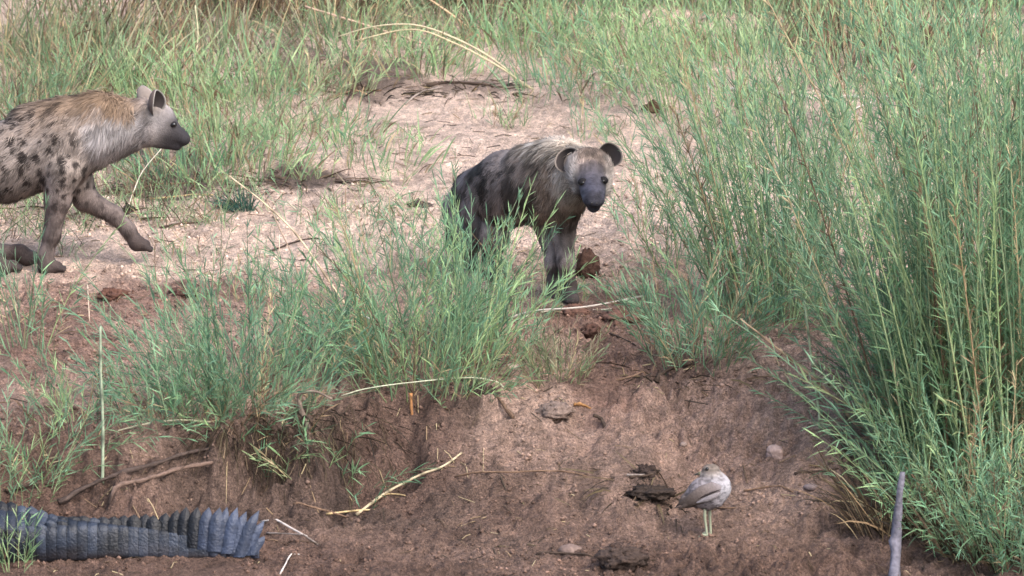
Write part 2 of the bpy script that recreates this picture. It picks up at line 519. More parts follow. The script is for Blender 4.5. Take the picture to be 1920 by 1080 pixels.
# on the bar in front of the hyenas
clump('reed_clump', 'broad dense green reed clump on the bank edge below the dark hyena', RC, 790, 718, 150, .34, .74, GREENS, fan=.40, sx=1.1, dead=.08)
clump('reed_clump', 'tall thin green reeds hiding the hind legs of the dark hyena', RC, 885, 655, 46, .17, .78, GREENS, fan=.22, hvar=.28)
clump('reed_clump', 'slender green shoots under the belly of the dark hyena', RC, 1000, 600, 16, .10, .44, LUSH, fan=.25, leaf=.07, bare=.2)
clump('reed_clump', 'low bushy green clump on the sand lip below the dark hyena front feet', RC, 1042, 706, 60, .17, .26, OLIVE, fan=.6, leaf=.06, lw=.0055)
clump('reed_clump', 'loose blue green reeds joining the two broad clumps on the bank', RC, 640, 700, 46, .20, .58, BLUE, fan=.4)
clump('reed_clump', 'wide blue green reed clump above the undercut bank and its roots', RC, 455, 762, 135, .36, .66, BLUE, fan=.48, sx=1.1)
clump('reed_clump', 'drooping reed clump at the end of the undercut bank', RC, 305, 790, 44, .20, .48, BLUE, fan=.5, lean=(-.15, 0))
clump('reed_clump', 'thin pale green shoots on damp sand near the upright stalk', RC, 150, 790, 24, .18, .36, GREENS, fan=.5, lean=(-.1, 0), hvar=.4)
clump('reed_clump', 'sparse reeds standing in front of the spotted hyena hind feet', RC, 45, 655, 20, .16, .58, GREENS, fan=.35, bare=.2)
clump('reed_clump', 'feathery green clump on the bank behind the crocodile tail', RC, 30, 915, 40, .22, .40, GREENS, fan=.5)
clump('reed_clump', 'small green shoots growing in front of the crocodile tail', RC, 25, 1068, 16, .12, .28, LUSH, fan=.4)
clump('reed_clump', 'leafy green sprigs hanging down the face of the undercut bank', RC, 640, 880, 16, .20, .26, GREENS, fan=.5, lean=(.1, -.5), bend=.5, seed=5)
clump('reed_clump', 'bright young sprig with long leaves below the root arch', RC, 560, 880, 6, .07, .22, LUSH, fan=.5, lean=(-.5, -.3), leaf=.10, lw=.009, gap=.03)
clump('reed_clump', 'thin shoots between the broad front clump and the low bushy clump', RC, 955, 690, 14, .10, .36, BLUE, fan=.4, bare=.25)
# beside the dark hyena
clump('reed_clump', 'leaning tall reed clump beside the dark hyena, stems swept towards it', RC, 1440, 590, 120, .28, 1.40, GREENS, lean=(-.10, 0), fan=.28, leaf=.085, lw=.0052, ang=(26, 60), gap=.022, bare=.15, hvar=.22)
clump('reed_clump', 'second tall reed clump behind the leaning one, more upright', RC, 1560, 500, 46, .26, 1.25, GREENS, lean=(-.04, 0), fan=.3, leaf=.085, lw=.0052, ang=(26, 60), gap=.022, bare=.18)
clump('reed_clump', 'knee high blue green clump at the foot of the leaning tall reeds', RC, 1310, 685, 85, .24, .52, BLUE, fan=.5)
clump('reed_clump', 'sparse reeds beside the face of the dark hyena', RC, 1262, 500, 26, .18, .58, GREENS, fan=.35, bare=.22)
clump('reed_clump', 'thin waving shoots on pale sand just behind the dark hyena face', RC, 1195, 440, 10, .12, .48, GREENS, fan=.3, bare=.2)
clump('reed_clump', 'medium reeds bulging out of the big clump over the open slope', RC, 1715, 760, 70, .20, .78, BLUE, fan=.4, lean=(-.22, 0))
clump('reed_clump', 'low green grass-like reeds under the leaning tall reeds', RC, 1420, 615, 50, .28, .40, GREENS, fan=.5)
clump('reed_clump', 'big dark green reed clump standing by the bleached post', RC, 1785, 905, 180, .28, 1.95, GREENS, lean=(-.02, 0), fan=.22, leaf=.095, lw=.0056, gap=.022, ang=(26, 64), droop=.2, bare=.20, hvar=.25, stemr=.0036, dead=.14)
clump('reed_clump', 'tallest reed clump at the water end of the bank', RC, 1905, 930, 190, .32, 2.35, GREENS, lean=(-.02, 0), fan=.22, leaf=.095, lw=.0056, gap=.022, ang=(26, 64), droop=.2, bare=.18, hvar=.25, stemr=.0036, dead=.14)
clump('reed_clump', 'tall reeds rising behind the big dark green clump', RC, 1880, 610, 70, .34, 1.75, GREENS, lean=(0, 0), fan=.28, leaf=.10, gap=.030, bare=.15)
clump('reed_clump', 'lush bright reeds leaning out of the big clump low down', RC, 1840, 880, 50, .30, .95, LUSH, lean=(-.12, -.1), fan=.5, leaf=.12, gap=.030, bare=.3, lw=.008)
clump('reed_clump', 'tall reeds on the slope beyond the edge of the big clump', RC, 2020, 780, 140, .4, 2.2, GREENS, lean=(-.03, 0), fan=.25, leaf=.10, gap=.030)
clump('reed_clump', 'far reeds behind the fallen pale stalks', RC, 1720, 330, 50, .5, .9, LUSH, fan=.4, gap=.036, bare=.2)
clump('reed_clump', 'far upright reeds behind the second tall clump', RC, 1500, 270, 46, .5, .85, LUSH, fan=.4, gap=.036, bare=.2, lean=(-.1, 0))
clump('reed_clump', 'far reeds at the back edge of the pale sand bar', RC, 1290, 200, 70, .42, .85, LUSH, fan=.4, gap=.036, bare=.15, lean=(-.15, 0))
clump('reed_clump', 'far reeds half hidden by the tallest clump', RC, 1880, 260, 60, .5, 1.0, LUSH, fan=.4, gap=.036)
clump('reed_clump', 'leafy low reeds spilling round the bleached stake', RC, 1745, 985, 60, .20, .55, GREENS, fan=.6, lean=(-.05, -.1), ang=(25, 65), droop=.25, bare=.05)
clump('reed_clump', 'leafy low reeds hiding the feet of the tallest clump', RC, 1850, 1030, 90, .26, .62, GREENS, fan=.6, lean=(0, -.1), ang=(25, 65), droop=.25, bare=.05)
clump('reed_clump', 'dark leafy reeds at the wet corner of the tallest clump', RC, 1925, 1065, 70, .24, .55, BLUE, fan=.6, lean=(0, -.1), ang=(25, 65), droop=.25, bare=.05)
clump('reed_clump', 'leafy waist high reeds bending out from the big dark green clump', RC, 1760, 900, 80, .28, .95, GREENS, fan=.55, lean=(-.12, -.1), ang=(28, 65), droop=.25, bare=.15)
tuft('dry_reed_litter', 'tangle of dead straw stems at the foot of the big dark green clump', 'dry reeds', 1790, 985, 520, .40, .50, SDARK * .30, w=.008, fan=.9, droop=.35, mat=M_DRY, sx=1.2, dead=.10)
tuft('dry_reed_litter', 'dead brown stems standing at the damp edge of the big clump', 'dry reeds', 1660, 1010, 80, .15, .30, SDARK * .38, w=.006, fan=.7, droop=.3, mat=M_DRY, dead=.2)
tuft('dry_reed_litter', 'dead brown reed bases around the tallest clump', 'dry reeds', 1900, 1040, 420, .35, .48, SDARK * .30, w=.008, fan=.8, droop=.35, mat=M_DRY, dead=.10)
tuft('grass_tuft', 'green blades springing from the dead straw by the bleached post', 'grass tuft', 1800, 985, 60, .30, .50, GREENS, w=.008, fan=.7, droop=.5)
# small plants dotted over the pale sand
for (u, v, n, L, pal, lab) in [
    (665, 300, 12, .40, BLUE, 'slim blue green plant on pale sand beside the dead log litter'),
    (1000, 195, 9, .26, GREENS, 'small green plant near the top of the pale sand bar'),
    (1085, 262, 10, .36, BLUE, 'slim plant on pale sand right behind the dark hyena mane'),
    (935, 235, 6, .20, GREENS, 'little green seedling alone on the smooth pale sand'),
    (1165, 285, 8, .42, BLUE, 'lanky blue green plant rising behind the dark hyena ears'),
    (735, 345, 12, .26, LUSH, 'bright green sprout beside the dark hyena rump'),
    (520, 300, 20, .40, LUSH, 'light green plant by the dark humus patch'),
    (585, 330, 14, .34, LUSH, 'yellow green plant on the rim of the dark humus patch'),
    (660, 470, 18, .30, BLUE, 'bushy blue green seedling on trampled sand beside the dark hyena'),
    (405, 560, 12, .34, GREENS, 'thin seedlings on trampled sand below the raised paw'),
    (310, 545, 7, .24, GREENS, 'tiny pale shoot on sand under the raised paw'),
    (470, 560, 14, .30, GREENS, 'short shoots behind the wide blue green clump'),
    (730, 520, 22, .36, BLUE, 'blue green seedlings behind the broad dense clump'),
    (1255, 350, 16, .34, BLUE, 'dark bushy plant in shade beside the dark hyena face'),
    (1120, 560, 12, .17, GREENS, 'low shoots around the dark hyena front paw'),
    (1210, 560, 14, .18, GREENS, 'low shoots between the dung ball and the leaning reeds'),
    (850, 465, 12, .40, GREENS, 'thin shoots beside the dark hyena rump'),
    (560, 420, 8, .26, GREENS, 'stray shoots on the open pale sand between the hyenas'),
    (1660, 440, 30, .55, BLUE, 'reed seedlings on pale sand behind the tall clumps'),
    (1370, 330, 22, .50, GREENS, 'loose shoots on pale sand behind the leaning tall reeds')]:
    clump('reed_seedling', lab, 'seedling', u, v, n, .07 + .004 * n, L, pal, fan=.35, leaf=.065, lw=.0055, gap=.032, bare=.12, hvar=.35, group='seedlings dotted over the sand')
tuft('grass_tuft', 'dark bottle green needle tuft on pale sand between the hyenas', 'grass tuft', 450, 392, 170, .07, .19, np.stack([srgb(48, 84, 72), srgb(62, 102, 88), srgb(40, 70, 60)]), w=.005, fan=.9, lean=(-.5, 0), droop=.5, dead=0)
# meadow behind the spotted hyena
for i, (u, v, n, L, pal, lab) in enumerate([
    (40, 215, 240, .62, OLIVE, 'thick olive grass behind the spotted hyena back'),
    (140, 165, 240, .66, OLIVE, 'thick olive grass behind the spotted hyena shoulders'),
    (235, 170, 240, .50, LUSH, 'bright green grass tussock right behind the spotted hyena ears'),
    (330, 190, 200, .48, LUSH, 'bright green tussock beyond the spotted hyena muzzle'),
    (400, 270, 190, .36, LUSH, 'light green tussock in front of the spotted hyena nose'),
    (345, 320, 150, .28, BLUE, 'low blue green tussock below the spotted hyena muzzle'),
    (470, 190, 200, .50, LUSH, 'light green tussock between the hyenas on the far meadow'),
    (555, 165, 150, .42, OLIVE, 'olive tussock by the dark hollow on the far meadow'),
    (470, 330, 130, .30, LUSH, 'yellow green tussock behind the dark needle tuft'),
    (610, 250, 110, .30, LUSH, 'light tussock beside the slim blue green plant'),
    (705, 300, 90, .26, LUSH, 'yellow green tussock at the edge of the pale sand'),
    (420, 110, 240, .55, OLIVE, 'olive grass at the foot of the dead brown stems'),
    (640, 80, 220, .48, OLIVE, 'olive tussock under the arching dead stalks'),
    (740, 110, 160, .36, LUSH, 'light green tussock on the lip of the far sand'),
    (815, 135, 130, .30, LUSH, 'pale green tussock hanging over the dark soil lip'),
    (870, 60, 220, .46, OLIVE, 'far olive tussock behind the soil lip'),
    (965, 90, 260, .42, LUSH, 'rounded bright green tussock at the back of the bar'),
    (1060, 165, 120, .36, GREENS, 'upright green tussock at the top of the pale sand'),
    (1080, 60, 240, .50, LUSH, 'far bright tussock above the rounded one'),
    (1180, 130, 220, .50, LUSH, 'far bright tussock by the leaning reed tips'),
    (0, 120, 260, .8, OLIVE, 'tall olive grass at the meadow end behind the spotted hyena'),
    (250, 90, 260, .62, OLIVE, 'far olive grass above the spotted hyena ears'),
    (760, 20, 240, .5, OLIVE, 'farthest olive tussock behind the crossing dead stalks'),
    (1400, 110, 240, .6, LUSH, 'far bright tussock behind the leaning tall reeds'),
    (1560, 70, 240, .6, OLIVE, 'far olive tussock behind the second tall clump'),
    (1750, 90, 240, .7, LUSH, 'far bright tussock above the fallen pale stalks')]):
    tuft('grass_tussock', lab, 'grass', u, v, int(n * .85), .30, L, pal, w=.0085, fan=.55, droop=.4, sx=1.2, group='grass tussocks on the meadow', dead=.24)
for (u, v, lab) in [(190, 75, 'dead brown stems standing in the olive grass over the spotted hyena'), (440, 45, 'dark dead stems at the back of the meadow'),
                    (560, 40, 'bundle of dead grey stems beside the arching stalks'), (1640, 130, 'dead grey stems behind the tall reeds'),
                    (890, 30, 'dead tan stems behind the crossing stalks')]:
    tuft('dry_reed_stand', lab, 'dry reeds', u, v, 190, .34, .62, SDARK * .8, w=.008, fan=.5, droop=.15, mat=M_DRY, sx=1.2, lean=(.15, 0), dead=.3)

# feathery shoots standing among the meadow tussocks
for (u, v, n, L, pal, lab) in [
    (70, 250, 34, .46, GREENS, 'feathery shoots in the olive grass along the spotted hyena spine'),
    (215, 200, 40, .46, LUSH, 'feathery light shoots beside the spotted hyena far ear'),
    (385, 215, 40, .44, LUSH, 'feathery light shoots past the pale curving straw'),
    (300, 310, 34, .34, BLUE, 'feathery blue green shoots brushing the spotted hyena jaw'),
    (450, 300, 40, .38, LUSH, 'feathery shoots above the dark needle tuft'),
    (540, 240, 40, .42, OLIVE, 'feathery olive shoots by the dark hollow clod'),
    (620, 180, 34, .40, LUSH, 'feathery shoots beside the heap of dead litter'),
    (790, 130, 30, .34, LUSH, 'feathery shoots on top of the far soil lip'),
    (1020, 130, 36, .42, GREENS, 'feathery shoots beside the rounded bright tussock'),
    (1130, 190, 36, .46, GREENS, 'feathery shoots at the far corner of the pale sand'),
    (120, 100, 40, .60, OLIVE, 'feathery olive shoots in the tall meadow end'),
    (680, 60, 40, .46, LUSH, 'feathery shoots under the two arching dead stalks'),
    (1230, 90, 40, .55, GREENS, 'feathery far shoots beyond the leaning reed tips')]:
    clump('meadow_shoots', lab, 'reed shoots', u, v, n, .26, L, pal, fan=.4, leaf=.085, gap=.032, bare=.1, hvar=.3, dead=.14, group='feathery shoots on the meadow')
# fringe hanging over the lip of the cut bank
for (u, v, n, L, pal, lab) in [
    (385, 792, 34, .30, BLUE, 'low fringe of leaves over the bank lip beside the drooping clump'),
    (480, 795, 34, .22, GREENS, 'low leafy fringe hanging over the undercut below the wide clump'),
    (850, 738, 30, .22, GREENS, 'low leafy fringe on the lip beside the cane stub'),
    (95, 850, 24, .32, GREENS, 'low leafy fringe on the bank behind the dark driftwood')]:
    clump('leafy_fringe', lab, 'grass fringe', u, v, n, .20, L, pal, fan=.7, lean=(0, -.35), leaf=.08, gap=.022, bare=.02, hvar=.35, bend=.45, sx=1.3, dead=.12, group='leafy fringes on the bank lip')

# mats of dead dark litter lying on the far sand
for (u, v, n, lab) in [(690, 172, 170, 'heap of dead litter on the far sand below the soil lip'), (565, 338, 170, 'mat of dark dead litter on the humus patch between the hyenas'),
                       (330, 352, 190, 'mat of dark dead litter under the spotted hyena chin'), (880, 163, 150, 'dark matted roots along the far soil lip'),
                       (150, 402, 120, 'dark litter under the spotted hyena belly'), (540, 118, 110, 'dark litter in the hollow at the back of the meadow'),
                       (1235, 915, 70, 'dark rotting litter heap beside the bird'), (1280, 708, 90, 'dark litter at the foot of the knee high blue green clump')]:
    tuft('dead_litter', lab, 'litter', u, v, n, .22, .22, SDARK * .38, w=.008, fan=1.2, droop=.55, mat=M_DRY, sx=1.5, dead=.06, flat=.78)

# mats of fine roots hanging where the bank is cut away
for (u, v, n, lab) in [(420, 798, 150, 'mat of brown roots hanging under the wide clump'), (500, 806, 170, 'mat of brown roots hanging beside the grey root arch'),
                       (590, 806, 170, 'mat of brown roots hanging below the grey root arch'), (668, 790, 120, 'mat of brown roots hanging past the grey root arch')]:
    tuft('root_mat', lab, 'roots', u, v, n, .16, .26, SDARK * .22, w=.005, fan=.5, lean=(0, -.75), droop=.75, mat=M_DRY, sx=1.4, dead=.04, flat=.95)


def far_field():
    """the meadow going on behind, too far and dense to count"""
    r = np.random.default_rng(99)
    n = 62000
    y = 6.8 + 11 * r.random(n) ** 1.4; x = r.uniform(-1, 1, n) * (5.2 + .25 * y)
    keep = noise2(x * .9, y * .9, 71) + .6 * noise2(x * 2.4, y * 2.4, 72) > -.12
    x, y = x[keep], y[keep]; n = len(x)
    b = np.stack([x, y, H(x, y) - .01], 1)
    d = nrm(np.stack([.3 * r.normal(size=n), .3 * r.normal(size=n), np.ones(n)], 1))
    side = nrm(np.cross(d, nrm(r.normal(size=(n, 3)))))
    big = smooth(-.25, .25, noise2(x * .7, y * .7, 73))[:, None]
    pa = LUSH[r.integers(0, len(LUSH), n)]; pb = OLIVE[r.integers(0, len(OLIVE), n)]
    col = (pa * big + pb * (1 - big)) * (1 + .16 * r.normal(size=n))[:, None]
    dd = r.random(n) < .28
    col[dd] = SDARK[r.integers(0, len(SDARK), dd.sum())]
    V, Q, T, Cc = ribbons(b, d, (.38 + .3 * big[:, 0]) * r.uniform(.5, 1.2, n), .011 * r.uniform(.6, 1.3, n), side, .35 * r.uniform(.1, 1.4, n), np.clip(col, .005, 1), 3)
    o = mesh_np('meadow_grass', V, [Q, T], M_LEAF, None, Cc)
    tag(o, 'rough green and olive meadow grass at the back of the sand bar', 'grass', kind='stuff')


far_field()


def low_sward():
    """short thin grass between the tussocks of the meadow"""
    r = np.random.default_rng(98)
    n = 42000
    x = r.uniform(-3.8, 3.9, n); y = r.uniform(.9, 6.4, n)
    # how grassy: dense left and at the back, almost none on the open sand behind the dark hyena
    g = smooth(-.7, -1.9, x + .22 * (y - 2.5)) * smooth(1.2, 2.2, y) + smooth(5.0, 6.8, y) + .55 * smooth(1.0, 2.0, x) * smooth(.6, 2, y)
    pn = noise2(x * 1.6, y * 1.6, 81) + .7 * noise2(x * 4, y * 4, 82)
    keep = (g * .62 + pn * .9 > .34) & (r.random(n) < .85)
    x, y = x[keep], y[keep]; n = len(x)
    b = np.stack([x, y, H(x, y) - .006], 1)
    d = nrm(np.stack([.45 * r.normal(size=n), .45 * r.normal(size=n), np.ones(n)], 1))
    side = nrm(np.cross(d, nrm(r.normal(size=(n, 3)))))
    col = np.concatenate([LUSH, OLIVE])[r.integers(0, 11, n)] * (1 + .18 * r.normal(size=n))[:, None]
    dd = r.random(n) < .28
    col[dd] = SDARK[r.integers(0, len(SDARK), dd.sum())]
    V, Q, T, Cc = ribbons(b, d, .19 * r.uniform(.3, 1.4, n), .0055 * r.uniform(.6, 1.3, n), side, .5 * r.uniform(.1, 1.4, n), np.clip(col, .005, 1), 3)
    o = mesh_np('short_grass', V, [Q, T], M_LEAF, None, Cc)
    tag(o, 'short thin green grass spreading between the meadow tussocks', 'grass', kind='stuff')


low_sward()


def litter():
    r = np.random.default_rng(55)
    n = 5200
    x = r.uniform(-3.4, 3.4, n); y = -5 + 11 * r.random(n)
    keep = (noise2(x * 1.5, y * 1.5, 91) + .5 * noise2(x * 5, y * 5, 92) > -.05) | (r.random(n) < .2)
    x, y = x[keep], y[keep]; n = len(x)
    L = r.uniform(.015, .13, n) * r.random(n) + .015
    a = r.uniform(0, math.pi, n)
    dx, dy_ = np.cos(a) * L / 2, np.sin(a) * L / 2
    p0 = np.stack([x - dx, y - dy_, H(x - dx, y - dy_) + .004], 1); p1 = np.stack([x + dx, y + dy_, H(x + dx, y + dy_) + .006], 1)
    pm = (p0 + p1) / 2; pm[:, 2] = np.maximum(pm[:, 2], H(x, y) + .004)
    pts = np.stack([p0, pm, p1], 1)
    col = np.where((r.random(n) < .5)[:, None], SDARK[r.integers(0, 5, n)] * .5, STRAW[r.integers(0, 5, n)] * .85)
    V, Q, Cc = tubes(pts, np.repeat(r.uniform(.0012, .0032, n)[:, None], 3, 1), col)
    o = mesh_np('straw_litter', V, [Q], M_STEM, None, Cc)
    tag(o, 'scattered bits of straw and dark twig lying on the sand', 'litter', kind='stuff')


litter()

# ------------------------------------------------------------------ animals: one skin grown over tapered limbs
def surface_nets(f, org, h):
    s = f < 0
    nx, ny, nz = f.shape
    offs = [(i, j, k) for i in (0, 1) for j in (0, 1) for k in (0, 1)]
    cnt = sum(s[i:nx - 1 + i, j:ny - 1 + j, k:nz - 1 + k].astype(np.int8) for i, j, k in offs)
    mask = (cnt > 0) & (cnt < 8)
    idx = np.full(mask.shape, -1, np.int64)
    cells = np.argwhere(mask)
    idx[mask] = np.arange(len(cells))
    cv = {o: f[cells[:, 0] + o[0], cells[:, 1] + o[1], cells[:, 2] + o[2]] for o in offs}
    acc = np.zeros((len(cells), 3)); num = np.zeros(len(cells))
    for a in offs:
        for ax in range(3):
            if a[ax] == 0:
                b = list(a); b[ax] = 1; b = tuple(b)
                fa, fb = cv[a], cv[b]
                cr = (fa < 0) != (fb < 0)
                t = np.where(cr, fa / np.where(cr, fa - fb, 1), 0)
                p = np.array(a, float)[None] + np.eye(3)[ax][None] * t[:, None]
                acc[cr] += p[cr]; num[cr] += 1
    verts = (cells + acc / num[:, None]) * h + org
    faces = []
    for ax in range(3):
        b = (ax + 1) % 3; c = (ax + 2) % 3
        sl0 = [slice(None)] * 3; sl1 = [slice(None)] * 3
        sl0[ax] = slice(0, -1); sl1[ax] = slice(1, None)
        ch = s[tuple(sl0)] != s[tuple(sl1)]
        e = np.argwhere(ch)
        e = e[(e[:, b] > 0) & (e[:, c] > 0) & (e[:, b] < f.shape[b] - 1) & (e[:, c] < f.shape[c] - 1)]
        q = []
        for db, dc in ((-1, -1), (0, -1), (0, 0), (-1, 0)):
            k = e.copy(); k[:, b] += db; k[:, c] += dc
            q.append(idx[k[:, 0], k[:, 1], k[:, 2]])
        q = np.stack(q, 1)
        fl = s[e[:, 0], e[:, 1], e[:, 2]]
        q[~fl] = q[~fl][:, ::-1]
        faces.append(q)
    return verts, np.concatenate(faces)


class Body:
    def __init__(self):
        self.p = []

    def bone(self, a, b, ra, rb, ca, cb=None, flow=(0, 0, -1), fl=0.03, k=0.035, lat=None, ls=1.0, tagn=''):
        self.p.append(dict(a=np.array(a, float), b=np.array(b, float), ra=ra, rb=rb, ca=np.array(ca), cb=np.array(ca if cb is None else cb), flow=nrm(flow), fl=fl, k=k, lat=lat, ls=ls, tag=tagn))

    def chain(self, pts, rads, cols, **kw):
        for i in range(len(pts) - 1):
            self.bone(pts[i], pts[i + 1], rads[i], rads[i + 1], cols[i], cols[i + 1], **kw)

    @staticmethod
    def dist(q, X):
        a, b, ra, rb = q['a'], q['b'], q['ra'], q['rb']
        if q['lat'] is not None:
            X = X + q['lat'] * ((X - a) @ q['lat'])[..., None] * (1 / q['ls'] - 1)
        ab = b - a
        t = np.clip(((X - a) @ ab) / max(ab @ ab, 1e-9), 0, 1)
        d = X - a - t[..., None] * ab
        return np.sqrt((d * d).sum(-1)) - (ra + (rb - ra) * t), t

    def value(self, X):
        f = None
        for q in self.p:
            d, _ = self.dist(q, X)
            if f is None: f = d; continue
            k = q['k']; hh = np.clip(.5 + .5 * (f - d) / k, 0, 1)
            f = f + (d - f) * hh - k * hh * (1 - hh)
        return f

    def mesh(self, h):
        lo = np.min([np.minimum(q['a'] - q['ra'], q['b'] - q['rb']) for q in self.p], 0) - .05
        hi = np.max([np.maximum(q['a'] + q['ra'], q['b'] + q['rb']) for q in self.p], 0) + .05
        n = np.ceil((hi - lo) / h).astype(int) + 1
        ax = [lo[i] + np.arange(n[i]) * h for i in range(3)]
        f = np.full(n, .2, np.float32)
        for q in self.p:
            m = .10
            l = np.minimum(q['a'] - q['ra'], q['b'] - q['rb']) - m; u = np.maximum(q['a'] + q['ra'], q['b'] + q['rb']) + m
            i0 = np.clip(((l - lo) / h).astype(int), 0, n); i1 = np.clip(((u - lo) / h).astype(int) + 2, 0, n)
            X = np.stack(np.meshgrid(*[ax[i][i0[i]:i1[i]] for i in range(3)], indexing='ij'), -1)
            d, _ = self.dist(q, X)
            sl = tuple(slice(i0[i], i1[i]) for i in range(3))
            g = f[sl]; k = q['k']; hh = np.clip(.5 + .5 * (g - d) / k, 0, 1)
            f[sl] = g + (d - g) * hh - k * hh * (1 - hh)
        return surface_nets(f, lo, h)

    def attrs(self, X, k=0.022):
        W = 0; C_ = 0; F = 0; L = 0; tags = {}
        ds = []
        for q in self.p:
            d, t = self.dist(q, X); ds.append((d, t))
        mn = np.min([d for d, _ in ds], 0)
        for q, (d, t) in zip(self.p, ds):
            w = np.exp(-(d - mn) / k)
            W = W + w; C_ = C_ + w[:, None] * (q['ca'] + (q['cb'] - q['ca']) * t[:, None]); F = F + w[:, None] * q['flow']; L = L + w * q['fl']
            tags[q['tag']] = tags.get(q['tag'], 0) + w
        return C_ / W[:, None], nrm(F), L / W, {a: b / W for a, b in tags.items()}

    def normals(self, X, e=.004):
        g = np.stack([self.value(X + np.eye(3)[i] * e) - self.value(X - np.eye(3)[i] * e) for i in range(3)], 1)
        return nrm(g)

    def hit(self, u, v, y0, y1):
        ys = np.arange(y0, y1, .004)
        X = np.stack([P(u, v, y) for y in ys])
        f = self.value(X)
        k = np.argmax(f < 0) if (f < 0).any() else len(ys) // 2
        return X[k]


def fur(body, verts, faces, n, colour_fn, parent, root, w=.0036, lift=.35, seed=1, lens=1.0, streak=1.0, axis_=(0, 0, 1)):
    r = np.random.default_rng(seed)
    A, B, C_, D = (verts[faces[:, i]] for i in range(4))
    area = .5 * np.linalg.norm(np.cross(C_ - A, D - B), axis=1)
    f = r.choice(len(faces), n, p=area / area.sum())
    s, t = r.random((2, n, 1))
    p = (A[f] * (1 - s) + B[f] * s) * (1 - t) + (D[f] * (1 - s) + C_[f] * s) * t
    nv = body.normals(p)
    col, flow, L, tags = colour_fn(p + .006 * r.normal(size=p.shape), nv)
    keep = L > .006
    p, nv, col, flow, L = p[keep], nv[keep], col[keep], flow[keep], L[keep]
    n = len(p)
    # the tip of a hair shows the coat colour of the spot it covers
    t0 = nrm(flow - nv * (flow * nv).sum(1, keepdims=True))
    col = colour_fn(p + t0 * (L * .62)[:, None] + .003 * r.normal(size=p.shape), nv)[0]
    # locks of hair share a direction
    j = np.stack([noise3(p * 26, 1), noise3(p * 26, 2), noise3(p * 26, 3)], 1) * 1.1 + .22 * r.normal(size=(n, 3))
    flow = flow + j
    tang = nrm(flow - nv * (flow * nv).sum(1, keepdims=True))
    lf = np.clip(lift * (.6 + .8 * r.random(n)) + 3.0 * np.maximum(L - .055, 0), .1, 1.4)
    d = nrm(tang + nv * lf[:, None])
    L = L * r.uniform(.6, 1.25, n) * lens
    side = nrm(np.cross(nv, tang))
    base = p - nv * .004
    ts = [0, .35, .7, 1.0]; pr = [.8, 1, .7, 0]
    V = []; Cc = []
    ax_ = nrm(axis_)
    al = (p @ ax_)[:, None] * ax_[None] * .78
    shade = np.clip(1 + .16 * r.normal(size=n) + streak * (1.5 * noise3((p - al) * 52, 8) + 1.0 * noise3((p - al) * 24, 18)), .22, 2.3)[:, None]
    lc = np.clip(col * shade, .003, 1)
    tip = np.clip(lc * 1.25 + .01, 0, 1)
    for k, t in enumerate(ts):
        c = base + d * (L * t)[:, None] + (tang * .5 - nv * .35) * (L * t * t * .45)[:, None] + np.array([0, 0, -.18]) * (L * t * t)[:, None]
        ck = lc * (1 - t * .5) + tip * t * .5
        wk = w * pr[k] * np.clip(L / .04, .7, 1.3) / 2
        if k < 3:
            V += [c + side * wk[:, None], c - side * wk[:, None]]; Cc += [ck, ck]
        else:
            V += [c]; Cc += [ck]
    V = np.stack(V, 1).reshape(-1, 3); Cc = np.stack(Cc, 1).reshape(-1, 3)
    o = (np.arange(n) * 7)[:, None]
    q = np.concatenate([o + np.array([[0, 1, 3, 2]]), o + np.array([[2, 3, 5, 4]])]); t3 = o + np.array([[4, 5, 6]])
    NN = np.repeat(nrm(nv * .8 + d * .35)[:, None], 7, 1).reshape(-1, 3)
    return mesh_np('fur', V - root, [q, t3], M_FUR, parent, Cc, normals=NN, kind='stuff')


def ear(parent, root, base, up, face, w, h, inner, rim, back, depth=.35, name='ear', point=0.0):
    """a rounded cup-shaped ear with thickness"""
    up = nrm(up); face = nrm(np.asarray(face, float) - up * (np.dot(face, up))); sd = np.cross(up, face)
    R, T = 9, 26
    fr = []; bk = []; ci = []; cb = []
    for i in range(R + 1):
        q = i / R
        for jn in range(T):
            a = 2 * math.pi * jn / T
            cx = math.sin(a) * w / 2 * q; cy = math.cos(a)
            yy = h * (.5 + .5 * cy * q) if True else 0
            nar = 1 - .45 * max(0, -cy * q) ** 2 * 1.0 - point * max(0, cy * q) ** 2
            dep = -depth * w * (1 - q ** 2.2) * .75 - .10 * w * (1 - abs(math.sin(a)) * q) * 0
            cup = .28 * w * (abs(math.sin(a)) * q) ** 2
            c = base + sd * cx * nar + up * yy + face * (dep + cup)
            fr.append(c); bk.append(c - face * .017 * (1 if q < .99 else .45) - (up * 0))
            ci.append(rim if q > .93 else inner * (1.15 if q > .6 else .55 + .9 * q)); cb.append(back)
    V = np.array(fr + bk) - root; Cc = np.array(ci + cb)
    n = (R + 1) * T
    F = []
    for i in range(R):
        for jn in range(T):
            k = (jn + 1) % T
            a, b, c, d = i * T + jn, i * T + k, (i + 1) * T + k, (i + 1) * T + jn
            F.append([a, b, c, d]); F.append([n + d, n + c, n + b, n + a])
    for jn in range(T):
        k = (jn + 1) % T; a = R * T + jn; b = R * T + k
        F.append([a, b, n + b, n + a])
    return mesh_np(name, V, [np.array(F)], M_EAR, parent, Cc)


